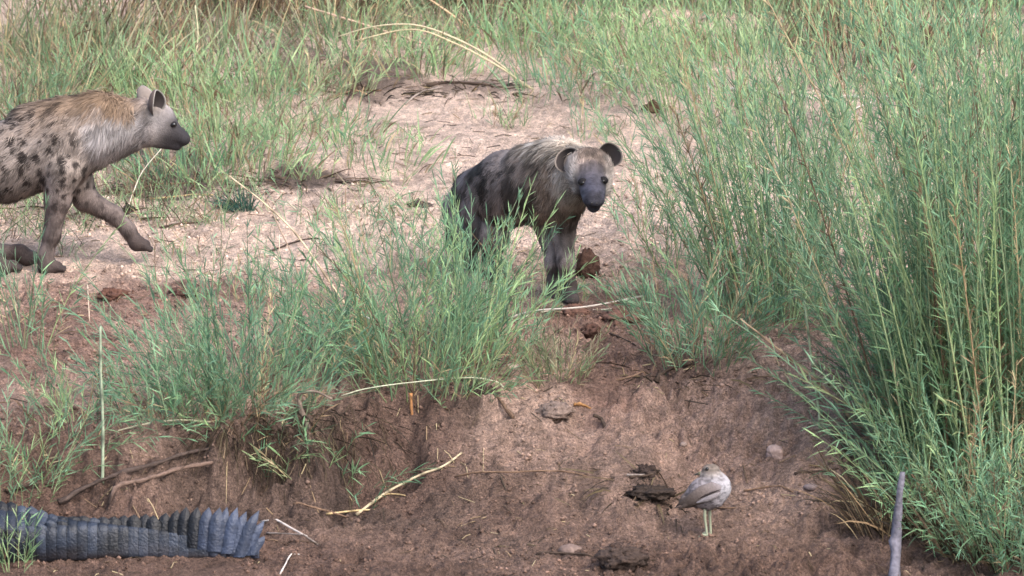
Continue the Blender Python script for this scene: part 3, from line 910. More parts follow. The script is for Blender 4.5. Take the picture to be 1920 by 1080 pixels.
def blob(name, c, r, mat, parent, root, col=None, scale=(1, 1, 1), seg=12, axes=None, rough_=0.0, seed=0, freq=3.0):
    """a small rounded body, optionally lumpy"""
    V = []; F = []
    for i in range(seg + 1):
        th = math.pi * i / seg
        for jn in range(seg * 2):
            ph = math.pi * jn / seg
            V.append([math.sin(th) * math.cos(ph), math.sin(th) * math.sin(ph), math.cos(th)])
    for i in range(seg):
        for jn in range(seg * 2):
            k = (jn + 1) % (seg * 2)
            F.append([i * seg * 2 + jn, (i + 1) * seg * 2 + jn, (i + 1) * seg * 2 + k, i * seg * 2 + k])
    V = np.array(V)
    if rough_:
        V = V * (1 + rough_ * (noise3(V * freq + 10 + seed, seed) * 1.4 + .7 * noise3(V * freq * 2.6 + 30, seed + 1)))[:, None]
    S = V * np.array(scale) * r
    if axes is not None: S = S @ np.array(axes)
    return mesh_np(name, S + np.asarray(c) - root, [np.array(F)], mat, parent, None if col is None else np.repeat(np.array(col)[None], len(V), 0))


KA = 0.70   # photograph tone -> fur albedo


def F_(r, g, b): return srgb(r, g, b, KA)


# ---- the dark young hyena that looks at the camera
def dark_hyena():
    B = Body()
    bodyc = F_(150, 138, 134); dk = F_(138, 129, 131); tan = F_(172, 152, 136); shl = F_(154, 138, 128); leg = F_(138, 126, 122); paw = F_(96, 87, 85)
    pale = F_(206, 198, 192); face_ = F_(96, 92, 98); muz = F_(74, 73, 85); crown = F_(132, 115, 103); throat = F_(150, 136, 126)
    rump = P(893, 371, .60); mid = P(950, 353, .36); chest = P(1020, 345, .10)
    fw = nrm(chest - rump); lat = nrm(np.cross(fw, [0, 0, 1]))
    back = -fw * .7 + np.array([0, 0, -.75])
    kw = dict(lat=lat, ls=.80, tagn='trunk', flow=back, fl=.036, k=.05)
    B.chain([rump, mid, chest], [.150, .182, .188], [dk, bodyc, shl], **kw)
    B.bone(P(985, 310, .18), P(1050, 308, .0), .10, .12, tan, tan, flow=back, fl=.050, tagn='mane', lat=lat, ls=.75, k=.06)
    head = P(1105, 318, -.29)
    B.bone(P(1045, 325, .02), P(1088, 320, -.17), .152, .112, tan, tan, flow=-fw * .6 + np.array([0, 0, -.6]), fl=.055, tagn='neck', k=.06)
    B.bone(P(1060, 365, .0), P(1085, 345, -.14), .115, .085, throat, pale, flow=(-.4, .3, -.8), fl=.05, tagn='throat', k=.05)
    # head: towards the camera, a little to the right and down
    hd = nrm(P(1114, 380, -.50) - P(1105, 325, -.27)); hl = nrm(np.cross(hd, [0, 0, 1]) + np.array([0, 0, .06]))
    hf = -hd * .9 + np.array([0, 0, .1])
    B.bone(head - hl * .014, head + hl * .014, .101, .101, crown, crown, flow=(0, .25, 1), fl=.042, tagn='head', k=.03)
    for s in (-1, 1):
        B.bone(P(1109, 338, -.32) + hl * .052 * s, P(1109, 352, -.31) + hl * .046 * s, .044, .044, pale * .8, pale * .45, flow=hl * s + np.array([0, .3, -.1]), fl=.040, tagn='cheek', k=.025)
        B.bone(P(1111, 334, -.385) + hl * .040 * s, P(1112, 334, -.37) + hl * .055 * s, .020, .018, F_(120, 112, 114), F_(120, 112, 114), flow=hf, fl=.012, tagn='brow', k=.02)
    B.bone(P(1110, 336, -.37), P(1113, 368, -.505), .058, .040, face_, muz * 1.15, flow=hf, fl=.010, tagn='muzzle', k=.035)
    for s in (-1, 1):
        B.bone(P(1111, 352, -.41) + hl * .026 * s, P(1113, 374, -.495) + hl * .022 * s, .040, .034, muz * 1.1, muz, flow=hf, fl=.008, tagn='muzzle', k=.025)
    B.bone(P(1112, 366, -.43), P(1113, 386, -.475), .046, .034, muz, F_(36, 34, 38), flow=hf, fl=.004, tagn='muzzle', k=.02)
    B.bone(P(1114, 380, -.530) - hl * .012, P(1114, 380, -.530) + hl * .012, .022, .022, F_(22, 20, 22), F_(22, 20, 22), flow=hf, fl=0, tagn='nose', k=.01)

    def limb(pts, rads, cols, tg, fl=.022):
        B.chain(pts, rads, cols, tagn=tg, flow=(0.05, .1, -1), fl=fl, k=.03)

    def foot(u, v, y, dx=.02, r=.036):
        p = P(u, v, y); z = float(H(p[0], p[1]))
        p[2] = z + r * .78
        t = p + np.array([dx, -.055, -.004]); t[2] = float(H(t[0], t[1])) + r * .8
        B.bone(p, t, r, r * .95, paw, paw * .8, tagn='paw', fl=.008, k=.02)
        for s in (-1, 0, 1):
            B.bone(t + np.array([.017 * s, -.01, -.004]), t + np.array([.022 * s, -.032 + .008 * abs(s), -.008]), .015, .013, paw * .7, paw * .55, tagn='paw', fl=.0, k=.008)
        return p
    f1 = foot(1066, 556, .02); f2 = foot(1040, 548, .12)
    limb([P(1060, 385, .02), P(1056, 440, .07), P(1062, 492, -.01), f1 + np.array([0, .01, .055]), f1], [.088, .055, .041, .036, .037], [shl * .8, leg, leg, paw, paw], 'leg')
    limb([P(1012, 385, .16), P(1030, 440, .20), P(1038, 494, .12), f2 + np.array([0, .01, .05]), f2], [.092, .055, .039, .035, .036], [bodyc * .8, leg, leg, paw, paw], 'leg')
    h1 = foot(934, 526, .46, r=.036); h2 = foot(880, 512, .66, r=.036)
    limb([P(912, 395, .50), P(925, 445, .40), P(920, 482, .56), h1 + np.array([0, .02, .05]), h1], [.125, .078, .040, .036, .036], [dk, leg, leg, paw, paw], 'leg')
    limb([P(872, 395, .68), P(880, 445, .60), P(868, 478, .76), h2 + np.array([0, .02, .05]), h2], [.12, .075, .040, .036, .036], [dk, leg, leg, paw, paw], 'leg')
    B.chain([P(858, 362, .76), P(848, 400, .82), P(846, 445, .82)], [.030, .022, .02], [dk, dk, dk * .6], tagn='tail', flow=(0, 0, -1), fl=.06)
    root = np.array([f1[0] - .15, .25, float(H(f1[0] - .15, .25))])
    e = empty('hyena', root)
    tag(e, 'dark shaggy young spotted hyena on the sand, head low, facing the viewer', 'hyena', 'two hyenas on the sand bar')
    verts, faces = B.mesh(.0085)

    def cf(X, nv):
        c, fl, L, tg = B.attrs(X)
        g = lambda k: tg.get(k, 0)
        tr = g('trunk') + g('mane') * .5
        sp = noise3(X * 11 + 3, 5) + .5 * noise3(X * 23, 6)
        spot = smooth(.04, .20, sp) * np.clip(tr + .6 * g('neck') + .6 * g('leg'), 0, 1)
        c = c * (1 - .78 * spot[:, None])
        # dark saddle over the back and flank, pale crest over the neck
        s = (X - rump) @ fw / np.linalg.norm(chest - rump)
        sad = tr * smooth(.95, .35, s + .25 * noise3(X * 9, 9))
        c = c * (1 - .22 * sad[:, None])
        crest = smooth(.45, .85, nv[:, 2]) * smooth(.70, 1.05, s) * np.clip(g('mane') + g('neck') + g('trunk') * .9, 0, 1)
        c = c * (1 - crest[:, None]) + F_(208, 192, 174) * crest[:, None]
        L = L + .026 * crest
        L = L + .008 * tr * smooth(.3, -.6, nv[:, 2])
        # pale patch behind the jaw and under the ears
        hd_ = np.clip(g('throat') + .8 * g('neck'), 0, 1)
        d = np.linalg.norm((X - P(1066, 345, -.20)) * np.array([1, .5, .9]), axis=1)
        pch = smooth(.12, .05, d) * np.clip(hd_ + g('trunk') * .6, 0, 1)
        c = c * (1 - pch[:, None]) + pale * pch[:, None]
        # dark blaze on the brow
        bz = np.exp(-(((X - head) @ hl) / .045) ** 2) * g('head') * smooth(.1, .5, noise3(X * 55, 4) + .35)
        c = c * (1 - .55 * bz[:, None])
        # dark skin round the eyes running up from the muzzle, pale fleck above each eye
        ax_ = (X - head) @ hd
        msk = smooth(.035, .090, ax_ + .03 * noise3(X * 40, 44)) * smooth(.085, .045, np.abs((X - head) @ hl)) * np.clip(g('head') + g('cheek') + g('brow') + g('muzzle'), 0, 1)
        c = c * (1 - .55 * msk[:, None]) + muz * .55 * msk[:, None]
        for s_ in (-1, 1):
            d = np.linalg.norm(X - (P(1111, 329, -.375) + hl * .050 * s_), axis=1)
            fk = smooth(.022, .008, d)
            c = c * (1 - .6 * fk[:, None]) + F_(176, 168, 168) * .6 * fk[:, None]
        # pale temples, streaky brow, mottled legs and bridge of the nose
        lt = (X - head) @ hl
        tmp = smooth(.055, .085, np.abs(lt)) * np.clip(g('head') + g('cheek'), 0, 1) * smooth(-.06, .0, ax_)
        c = c * (1 - .45 * tmp[:, None]) + pale * .45 * tmp[:, None]
        fc = np.clip(g('head') + g('cheek') * .7 + g('brow'), 0, 1)
        q_ = np.stack([X[:, 0] * 70, X[:, 1] * 40, X[:, 2] * 22], 1)
        c = c * np.clip(1 + fc * (1.5 * noise3(q_, 46) + .7 * noise3(q_ * 2.1, 47)), .3, 1.9)[:, None]
        c = c * (1 + 1.1 * noise3(X * 60, 48) * g('muzzle'))[:, None]
        for eu, ev in ((1093, 343), (1131, 340)):
            e3 = P(eu, ev, -.40)
            d = np.linalg.norm((X - e3) * np.array([1, .35, 1.1]), axis=1)
            sk = smooth(.030, .014, d)
            c = c * (1 - .75 * sk[:, None])
        c = c * (1 - .65 * g('nose')[:, None]) if np.ndim(g('nose')) else c
        c = c * (1 + 1.1 * noise3(X * np.array([30, 30, 14]), 45) * g('leg'))[:, None]
        return c, fl, L, tg
    c, _, _, _ = cf(verts, B.normals(verts))
    mesh_np('body', verts - root, [faces], M_SKIN, e, c)
    fur(B, verts, faces, 60000, cf, e, root, seed=3, streak=1.15, axis_=back)
    # ears, eyes
    dke = F_(60, 55, 55)
    ear(e, root, P(1080, 325, -.275), P(1054, 278, -.23) - P(1080, 325, -.275), np.array([-.12, -1, .15]), .138, .138, dke, F_(168, 156, 146), tan * .7)
    ear(e, root, P(1130, 315, -.275), P(1152, 269, -.23) - P(1130, 315, -.275), np.array([.25, -1, .15]), .130, .136, dke, F_(150, 140, 132), tan * .7)
    for (u, v) in ((1093, 343), (1131, 340)):
        p = B.hit(u, v, -.62, -.15)
        blob('eye', p + np.array([0, .004, 0]), .0145, M_EYE, e, root, seg=8)
        blob('eyelid', p + np.array([0, .0085, .003]), .022, M_SKIN, e, root, F_(34, 31, 34), seg=8, scale=(1.15, .8, .95))
    for s in (-1, 1):
        p = P(1114, 381, -.550) + hl * .012 * s
        blob('nostril', p + np.array([0, .002, -.001]), .0055, M_EYE, e, root, seg=6)


# ---- the spotted hyena striding in from the side
def spotted_hyena():
    B = Body()
    Y = .66
    base = F_(166, 153, 145); spotc = F_(40, 33, 32); ginger = F_(150, 126, 104); pale = F_(206, 200, 200); leg = F_(120, 108, 104); paw = F_(84, 73, 70)
    face_ = F_(140, 129, 124); muz = F_(56, 53, 55); jaw = F_(86, 77, 73); fore = F_(172, 164, 163)
    Q = lambda u, v, o=0.0: P(u, v, Y + o)
    lat = np.array([0, 1.0, 0])
    back = (-.75, 0, -.65)
    kw = dict(lat=lat, ls=.78, tagn='trunk', flow=back, fl=.038, k=.05)
    B.chain([Q(-160, 322), Q(-90, 314), Q(10, 303), Q(112, 272)], [.155, .17, .195, .212], [base * .8, base, base, base], **kw)
    B.bone(Q(60, 232), Q(170, 218), .10, .115, base, ginger, tagn='mane', lat=lat, ls=.7, flow=(-.9, 0, .15), fl=.055, k=.06)
    B.chain([Q(140, 252), Q(190, 238), Q(262, 228)], [.172, .160, .118], [base, pale, pale], lat=lat, ls=.75, tagn='neck', flow=(-.35, 0, -.9), fl=.045, k=.05)
    B.bone(Q(175, 285), Q(250, 262), .08, .06, jaw, jaw, lat=lat, ls=.8, tagn='throat', flow=(-.6, 0, -.6), fl=.025, k=.04)
    hf = (-.9, 0, .1)
    B.bone(Q(280, 228), Q(296, 226), .108, .092, face_, fore, lat=lat, ls=.80, tagn='head', flow=hf, fl=.014, k=.03)
    B.bone(Q(288, 248), Q(312, 255), .078, .056, face_, jaw, lat=lat, ls=.85, tagn='head', flow=hf, fl=.012, k=.03)
    B.bone(Q(312, 240), Q(342, 259), .060, .038, F_(70, 66, 70), muz * .7, tagn='muzzle', flow=hf, fl=.006, k=.03)
    B.bone(Q(298, 264), Q(332, 274), .038, .024, jaw * .45, muz * .5, tagn='muzzle', flow=hf, fl=.005, k=.018)
    B.bone(Q(346, 262, -.012), Q(346, 262, .012), .026, .026, F_(28, 26, 27), F_(28, 26, 27), tagn='nose', flow=hf, fl=0, k=.012)
    for s in (-1, 1):
        B.bone(Q(316, 226, .045 * s), Q(324, 229, .040 * s), .019, .016, F_(96, 90, 92), F_(80, 76, 78), tagn='brow', flow=hf, fl=.006, k=.02)

    def limb(pts, rads, cols, fl=.024):
        B.chain(pts, rads, cols, tagn='leg', flow=(-.15, 0, -1), fl=fl, k=.03)

    def toes(t, d, c):
        d = nrm(d); s_ = np.array([0, 1.0, 0])
        for s in (-1.2, -.4, .4, 1.2):
            B.bone(t + s_ * .017 * s, t + s_ * .024 * s + d * .040, .0165, .0125, c * .85, c * .5, tagn='paw', fl=0, k=.004)

    def ground_paw(u, v, o, r=.036):
        p = Q(u, v, o); p[2] = float(H(p[0], p[1])) + r * .8
        t = p + np.array([.055, 0, -.004]); t[2] = float(H(t[0], t[1])) + r * .72
        B.bone(p, t, r, r * .92, paw, paw * .8, tagn='paw', fl=.006, k=.02)
        toes(t, np.array([1, 0, -.25]), paw)
        return p
    f1 = ground_paw(86, 502, -.10)
    limb([Q(118, 318, -.09), Q(108, 375, -.10), Q(97, 440, -.10), f1 + np.array([0, 0, .06]), f1], [.108, .064, .041, .036, .036], [base, leg * 1.05, leg, leg, paw])
    limb([Q(140, 325, .09), Q(160, 372, .10), Q(213, 402, .10), Q(240, 430, .10), Q(254, 453, .10)], [.096, .060, .043, .035, .038], [base, leg, leg, leg, paw])
    t = Q(258, 457, .10)
    B.bone(t, Q(271, 460, .10), .040, .032, paw, paw * .8, tagn='paw', fl=.006, k=.02)
    toes(Q(270, 460, .10), np.array([.8, 0, -.5]), paw)
    h1 = ground_paw(4, 524, -.12); h2 = ground_paw(52, 502, .08)
    limb([Q(-130, 345, -.08), Q(-75, 415, -.11), Q(-78, 478, -.12), h1 + np.array([-.03, 0, .035]), h1], [.135, .085, .044, .038, .037], [base * .9, leg, leg, paw, paw])
    limb([Q(-110, 345, .08), Q(-35, 408, .09), Q(-20, 472, .08), h2 + np.array([-.04, 0, .03]), h2], [.13, .08, .044, .037, .036], [base * .8, leg, leg, paw, paw])
    B.chain([Q(-205, 300), Q(-228, 330), Q(-236, 385)], [.03, .022, .02], [base * .7, spotc, spotc * .6], tagn='tail', flow=(0, 0, -1), fl=.06)
    root = np.array([Q(60, 500)[0], Y, float(H(Q(60, 500)[0], Y))])
    e = empty('hyena', root)
    tag(e, 'pale grey hyena with dark spots striding with one forepaw raised, in profile', 'hyena', 'two hyenas on the sand bar')
    verts, faces = B.mesh(.0085)
    # spots: scattered seed points on the surface
    r = np.random.default_rng(12)
    cand = verts[r.permutation(len(verts))[:12000]]
    seeds = cand[:1]
    for p in cand:
        if ((seeds - p) ** 2).sum(1).min() > .050 ** 2: seeds = np.concatenate([seeds, p[None]])
    srad = r.uniform(.010, .027, len(seeds))

    def cf(X, nv):
        c, fl, L, tg = B.attrs(X)
        g = lambda k: tg.get(k, 0)
        tr = np.clip(g('trunk') + .8 * g('mane') + g('leg') * smooth(370, 350, 0 * L + 340), 0, 1)
        Xw = X + .030 * np.stack([noise3(X * 40, 1), noise3(X * 40, 2), noise3(X * 40, 3)], 1)
        best = np.full(len(X), -1.0)
        for i0 in range(0, len(X), 4000):
            d = np.sqrt(((Xw[i0:i0 + 4000, None] - seeds[None]) * np.array([1, 1, .8])) ** 2).reshape(len(Xw[i0:i0 + 4000]), len(seeds), 3)
            d = np.sqrt((d ** 2).sum(-1))
            best[i0:i0 + 4000] = (srad[None] - d).max(1)
        spot = smooth(-.006, .007, best)
        up_leg = g('leg') * smooth(Q(0, 400)[2], Q(0, 350)[2], X[:, 2])
        spn = spot * np.clip(g('trunk') + .7 * g('mane') + up_leg * .9 + .4 * g('leg') + .3 * g('neck'), 0, 1)
        # ginger crest and nape
        crest = smooth(.15, .7, nv[:, 2] + .35 * noise3(X * 18, 14)) * np.clip(g('mane') + g('neck') + .55 * g('trunk'), 0, 1) * smooth(Q(-40, 0)[0], Q(90, 0)[0], X[:, 0])
        c = c * (1 - crest[:, None]) + ginger * crest[:, None]
        dorsal = smooth(.5, .9, nv[:, 2]) * g('trunk') * (1 - crest)
        c = c * (1 - .35 * dorsal[:, None])
        c = c * (1 - .92 * spn[:, None]) + spotc * .92 * spn[:, None]
        L = L + .022 * crest
        # whitish ruff at the base of the neck
        d = np.abs(X[:, 0] - Q(178, 0)[0])
        rf = smooth(.10, .02, d) * g('neck') * smooth(.35, -.1, nv[:, 2])
        c = c * (1 - .7 * rf[:, None]) + pale * .7 * rf[:, None]
        L = L + .02 * rf
        # dark back of the ear and lower muzzle
        d = np.linalg.norm((X - Q(282, 215, -.06)), axis=1)
        dk_ = smooth(.08, .03, d) * np.clip(g('head') + g('neck'), 0, 1)
        c = c * (1 - .5 * dk_[:, None])
        c = c * (1 + .6 * noise3(X * np.array([32, 32, 14]), 45) * np.clip(1.6 * g('leg') + g('head') * .8 + g('muzzle'), 0, 2))[:, None]
        mk = smooth(Q(296, 0)[0], Q(325, 0)[0], X[:, 0] + .02 * noise3(X * 35, 49) - .5 * (X[:, 2] - Q(0, 245)[2])) * np.clip(g('head') + g('muzzle') + g('brow') + g('nose'), 0, 1)
        c = c * (1 - .8 * mk[:, None]) + F_(56, 53, 57) * .8 * mk[:, None]
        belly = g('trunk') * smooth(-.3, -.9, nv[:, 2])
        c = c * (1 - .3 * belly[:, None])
        return c, fl, L, tg
    c, _, _, _ = cf(verts, B.normals(verts))
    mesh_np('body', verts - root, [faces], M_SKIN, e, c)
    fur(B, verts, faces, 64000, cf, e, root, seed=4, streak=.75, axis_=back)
    dke = F_(70, 64, 64)
    b0 = Q(290, 218, -.060)
    ear(e, root, b0, Q(295, 165, -.085) - b0, np.array([.75, -.62, .0]), .098, .142, dke, F_(190, 186, 180), F_(120, 104, 96), point=.25)
    b1 = Q(278, 210, .062)
    ear(e, root, b1, Q(264, 150, .10) - b1, np.array([.80, .55, .1]), .098, .140, dke, F_(196, 190, 184), F_(150, 138, 130), point=.25)
    p = B.hit(324, 234, Y - .3, Y + .1)
    for s in (0, 1):
        q = p.copy()
        if s: q[1] = 2 * Y - q[1]
        sg = 1 if s else -1
        blob('eye', q + np.array([.004, sg * -.004, 0]), .014, M_EYE, e, root, seg=8)
        blob('eyelid', q + np.array([-.001, sg * -.007, .002]), .0185, M_SKIN, e, root, F_(36, 33, 35), seg=8, scale=(1.2, .8, .95))


dark_hyena()
spotted_hyena()


# ------------------------------------------------------------------ the thick-kneed bird
def bird():
    y0 = G(1326, 1000)[1]
    S = px(1, y0)
    Q = lambda u, v, o=0.0: P(u, v, y0 + o)
    B = Body()
    gy = F_(152, 144, 149); br = F_(118, 106, 100); wh = F_(194, 192, 200); hdc = F_(140, 126, 114); sp = F_(110, 100, 98)
    B.chain([Q(1288, 937), Q(1318, 925), Q(1342, 914)], [.030, .068, .072], [br, gy, wh], lat=np.array([0, 1.0, 0]), ls=.8, flow=(-.9, 0, -.3), fl=.02, tagn='trunk', k=.03)
    B.bone(Q(1338, 900), Q(1334, 886), .042, .030, gy, hdc, flow=(0, 0, -1), fl=.014, tagn='neck', k=.03)
    B.bone(Q(1335, 883), Q(1329, 883), .032, .029, hdc, hdc, flow=(.8, 0, .2), fl=.006, tagn='head', k=.02)
    B.bone(Q(1328, 886), Q(1315, 888), .020, .009, hdc, hdc * 1.2, flow=(.8, 0, 0), fl=.004, tagn='head', k=.015)
    B.bone(Q(1337, 938), Q(1330, 948), .045, .020, gy, br, flow=(-.6, 0, -.5), fl=.014, tagn='trunk', k=.03)
    root = np.array([Q(1326, 1000)[0], y0, float(H(Q(1326, 1000)[0], y0))])
    e = empty('wading_bird', root)
    tag(e, 'grey brown thick-kneed wading bird with pale legs standing on damp sand', 'bird')
    verts, faces = B.mesh(.0045)

    def cf(X, nv):
        c, fl, L, tg = B.attrs(X, .015)
        st = smooth(-.05, .2, noise3(X * np.array([70, 70, 120]), 7)) * (tg.get('trunk', 0) + tg.get('neck', 0) + .5 * tg.get('head', 0))
        c = c * (1 - .5 * st[:, None])
        eye_band = 1.7 * np.exp(-((X[:, 2] - Q(1330, 879)[2]) / .007) ** 2) * tg.get('head', 0)
        ch = np.exp(-((X[:, 2] - Q(1330, 888)[2]) / .006) ** 2) * tg.get('head', 0)
        c = c * (1 - .35 * eye_band[:, None]) + F_(196, 190, 182) * (.45 * ch[:, None])
        return np.clip(c, .01, .8), fl, L, tg
    c, _, _, _ = cf(verts, B.normals(verts))
    mesh_np('body', verts - root, [faces], M_FEATHER, e, c)
    fur(B, verts, faces, 5200, cf, e, root, w=.006, lift=.14, seed=9, lens=1.0, streak=1.1, axis_=(-.9, 0, -.4)).name = 'plumage'

    def loft(name, pts, rx, ry, ax, mat, col, parent=e):
        V = []; F = []; n = 10
        pts = np.array(pts)
        for i, p in enumerate(pts):
            for k in range(n):
                a = 2 * math.pi * k / n
                V.append(p + ax[0] * math.cos(a) * rx[i] + ax[1] * math.sin(a) * ry[i])
        for i in range(len(pts) - 1):
            for k in range(n):
                F.append([i * n + k, i * n + (k + 1) % n, (i + 1) * n + (k + 1) % n, (i + 1) * n + k])
        col = np.repeat(np.array(col), n, 0) if np.ndim(col) == 2 else np.repeat(np.array(col)[None], len(V), 0)
        return mesh_np(name, np.array(V) - root, [np.array(F)], mat, parent, col)
    Yx = np.array([0, 1.0, 0]); Zx = np.array([0, 0, 1.0])
    tr = nrm(Q(1280, 944) - Q(1352, 912)); nw = np.cross(tr, Yx)
    for s in (-1, 1):          # folded wings with a dark edge and pale panel
        o = .060 * s
        wing = loft('wing', [Q(1352, 912, o * .8), Q(1340, 916, o), Q(1318, 926, o * 1.05), Q(1297, 937, o * .8), Q(1277, 946, o * .35), Q(1268, 950, o * .1)],
                    [.012, .034, .040, .030, .016, .003], [.006, .014, .016, .012, .006, .002], [nw, Yx], M_FEATHER,
                    [F_(150, 142, 146), F_(132, 122, 122), F_(122, 110, 106), F_(108, 96, 90), F_(92, 80, 74), F_(70, 60, 56)])
        loft('wing_panel', [Q(1352, 923, o * 1.12), Q(1342, 929, o * 1.3), Q(1325, 936, o * 1.3), Q(1306, 943, o * 1.1)], [.002, .013, .014, .003], [.003, .007, .007, .003], [nw, Yx], M_FEATHER, F_(146, 139, 142), wing)
        loft('wing_bar', [Q(1350, 918, o * 1.15), Q(1338, 922.5, o * 1.32), Q(1322, 929, o * 1.32), Q(1308, 936, o * 1.1)], [.001, .004, .004, .001], [.003, .006, .006, .003], [nw, Yx], M_FEATHER, F_(58, 50, 50), wing)
        for k, (u, v, u2, v2) in enumerate([(1300, 930, 1274, 938), (1298, 940, 1271, 955), (1304, 944, 1280, 953)]):
            loft('flight_feather', [Q(u, v, o * .8), Q((u + u2) / 2, (v + v2) / 2, o * .6), Q(u2, v2, o * .3)], [.008, .010, .001], [.003, .003, .001], [nw, Yx], M_FEATHER, F_(112 - 12 * k, 98 - 10 * k, 92 - 10 * k), wing)
    for k, d in enumerate((-.018, 0, .018)):
        loft('tail_feather', [Q(1296, 940, d * .5), Q(1280, 947, d), Q(1265, 952 + abs(d) * 60, d * 1.2)], [.008, .007, .001], [.010, .010, .002], [nw, Yx], M_FEATHER, F_(100, 86, 80))
    loft('beak', [Q(1317, 886.5), Q(1309, 888.5), Q(1300, 890.5)], [.010, .007, .0012], [.009, .006, .0012], [Zx, Yx], M_BEAK, [F_(186, 178, 120), F_(70, 66, 58), F_(30, 28, 28)])
    for s in (-1, 1):
        blob('eye', Q(1326, 879.5, .0235 * s), .0092, M_EYE, e, root, seg=8)
    # legs: thick at the heel joint, greenish
    gl = srgb(166, 172, 148, .75)
    for (ut, vt, uk, vk, ub, vb, o) in [(1323, 948, 1321.5, 966, 1325.5, 1000, -.02), (1333, 948, 1331, 964, 1332.5, 995, .03)]:
        foot = Q(ub, vb, o); foot[2] = float(H(foot[0], foot[1])) + .006
        kn = Q(uk, vk, o)
        lg = loft('leg', [Q(ut, vt, o), kn + Zx * .012, kn, kn - Zx * .012, kn * .5 + foot * .5, foot], [.0075, .0062, .0085, .0062, .0058, .0062], [.0075, .0062, .0085, .0062, .0058, .0062], [np.array([1.0, 0, 0]), Yx], M_BEAK, gl)
        for a in (-.5, 0, .5):
            d = np.array([-math.cos(a), math.sin(a), 0]); tip = foot + d * .04; tip[2] = float(H(tip[0], tip[1])) + .005
            ax2 = np.cross(d, Zx)
            loft('toe', [foot, foot * .5 + tip * .5 + Zx * .003, tip], [.0055, .0048, .002], [.0055, .0048, .002], [Zx, ax2], M_BEAK, gl * .9, lg)


bird()


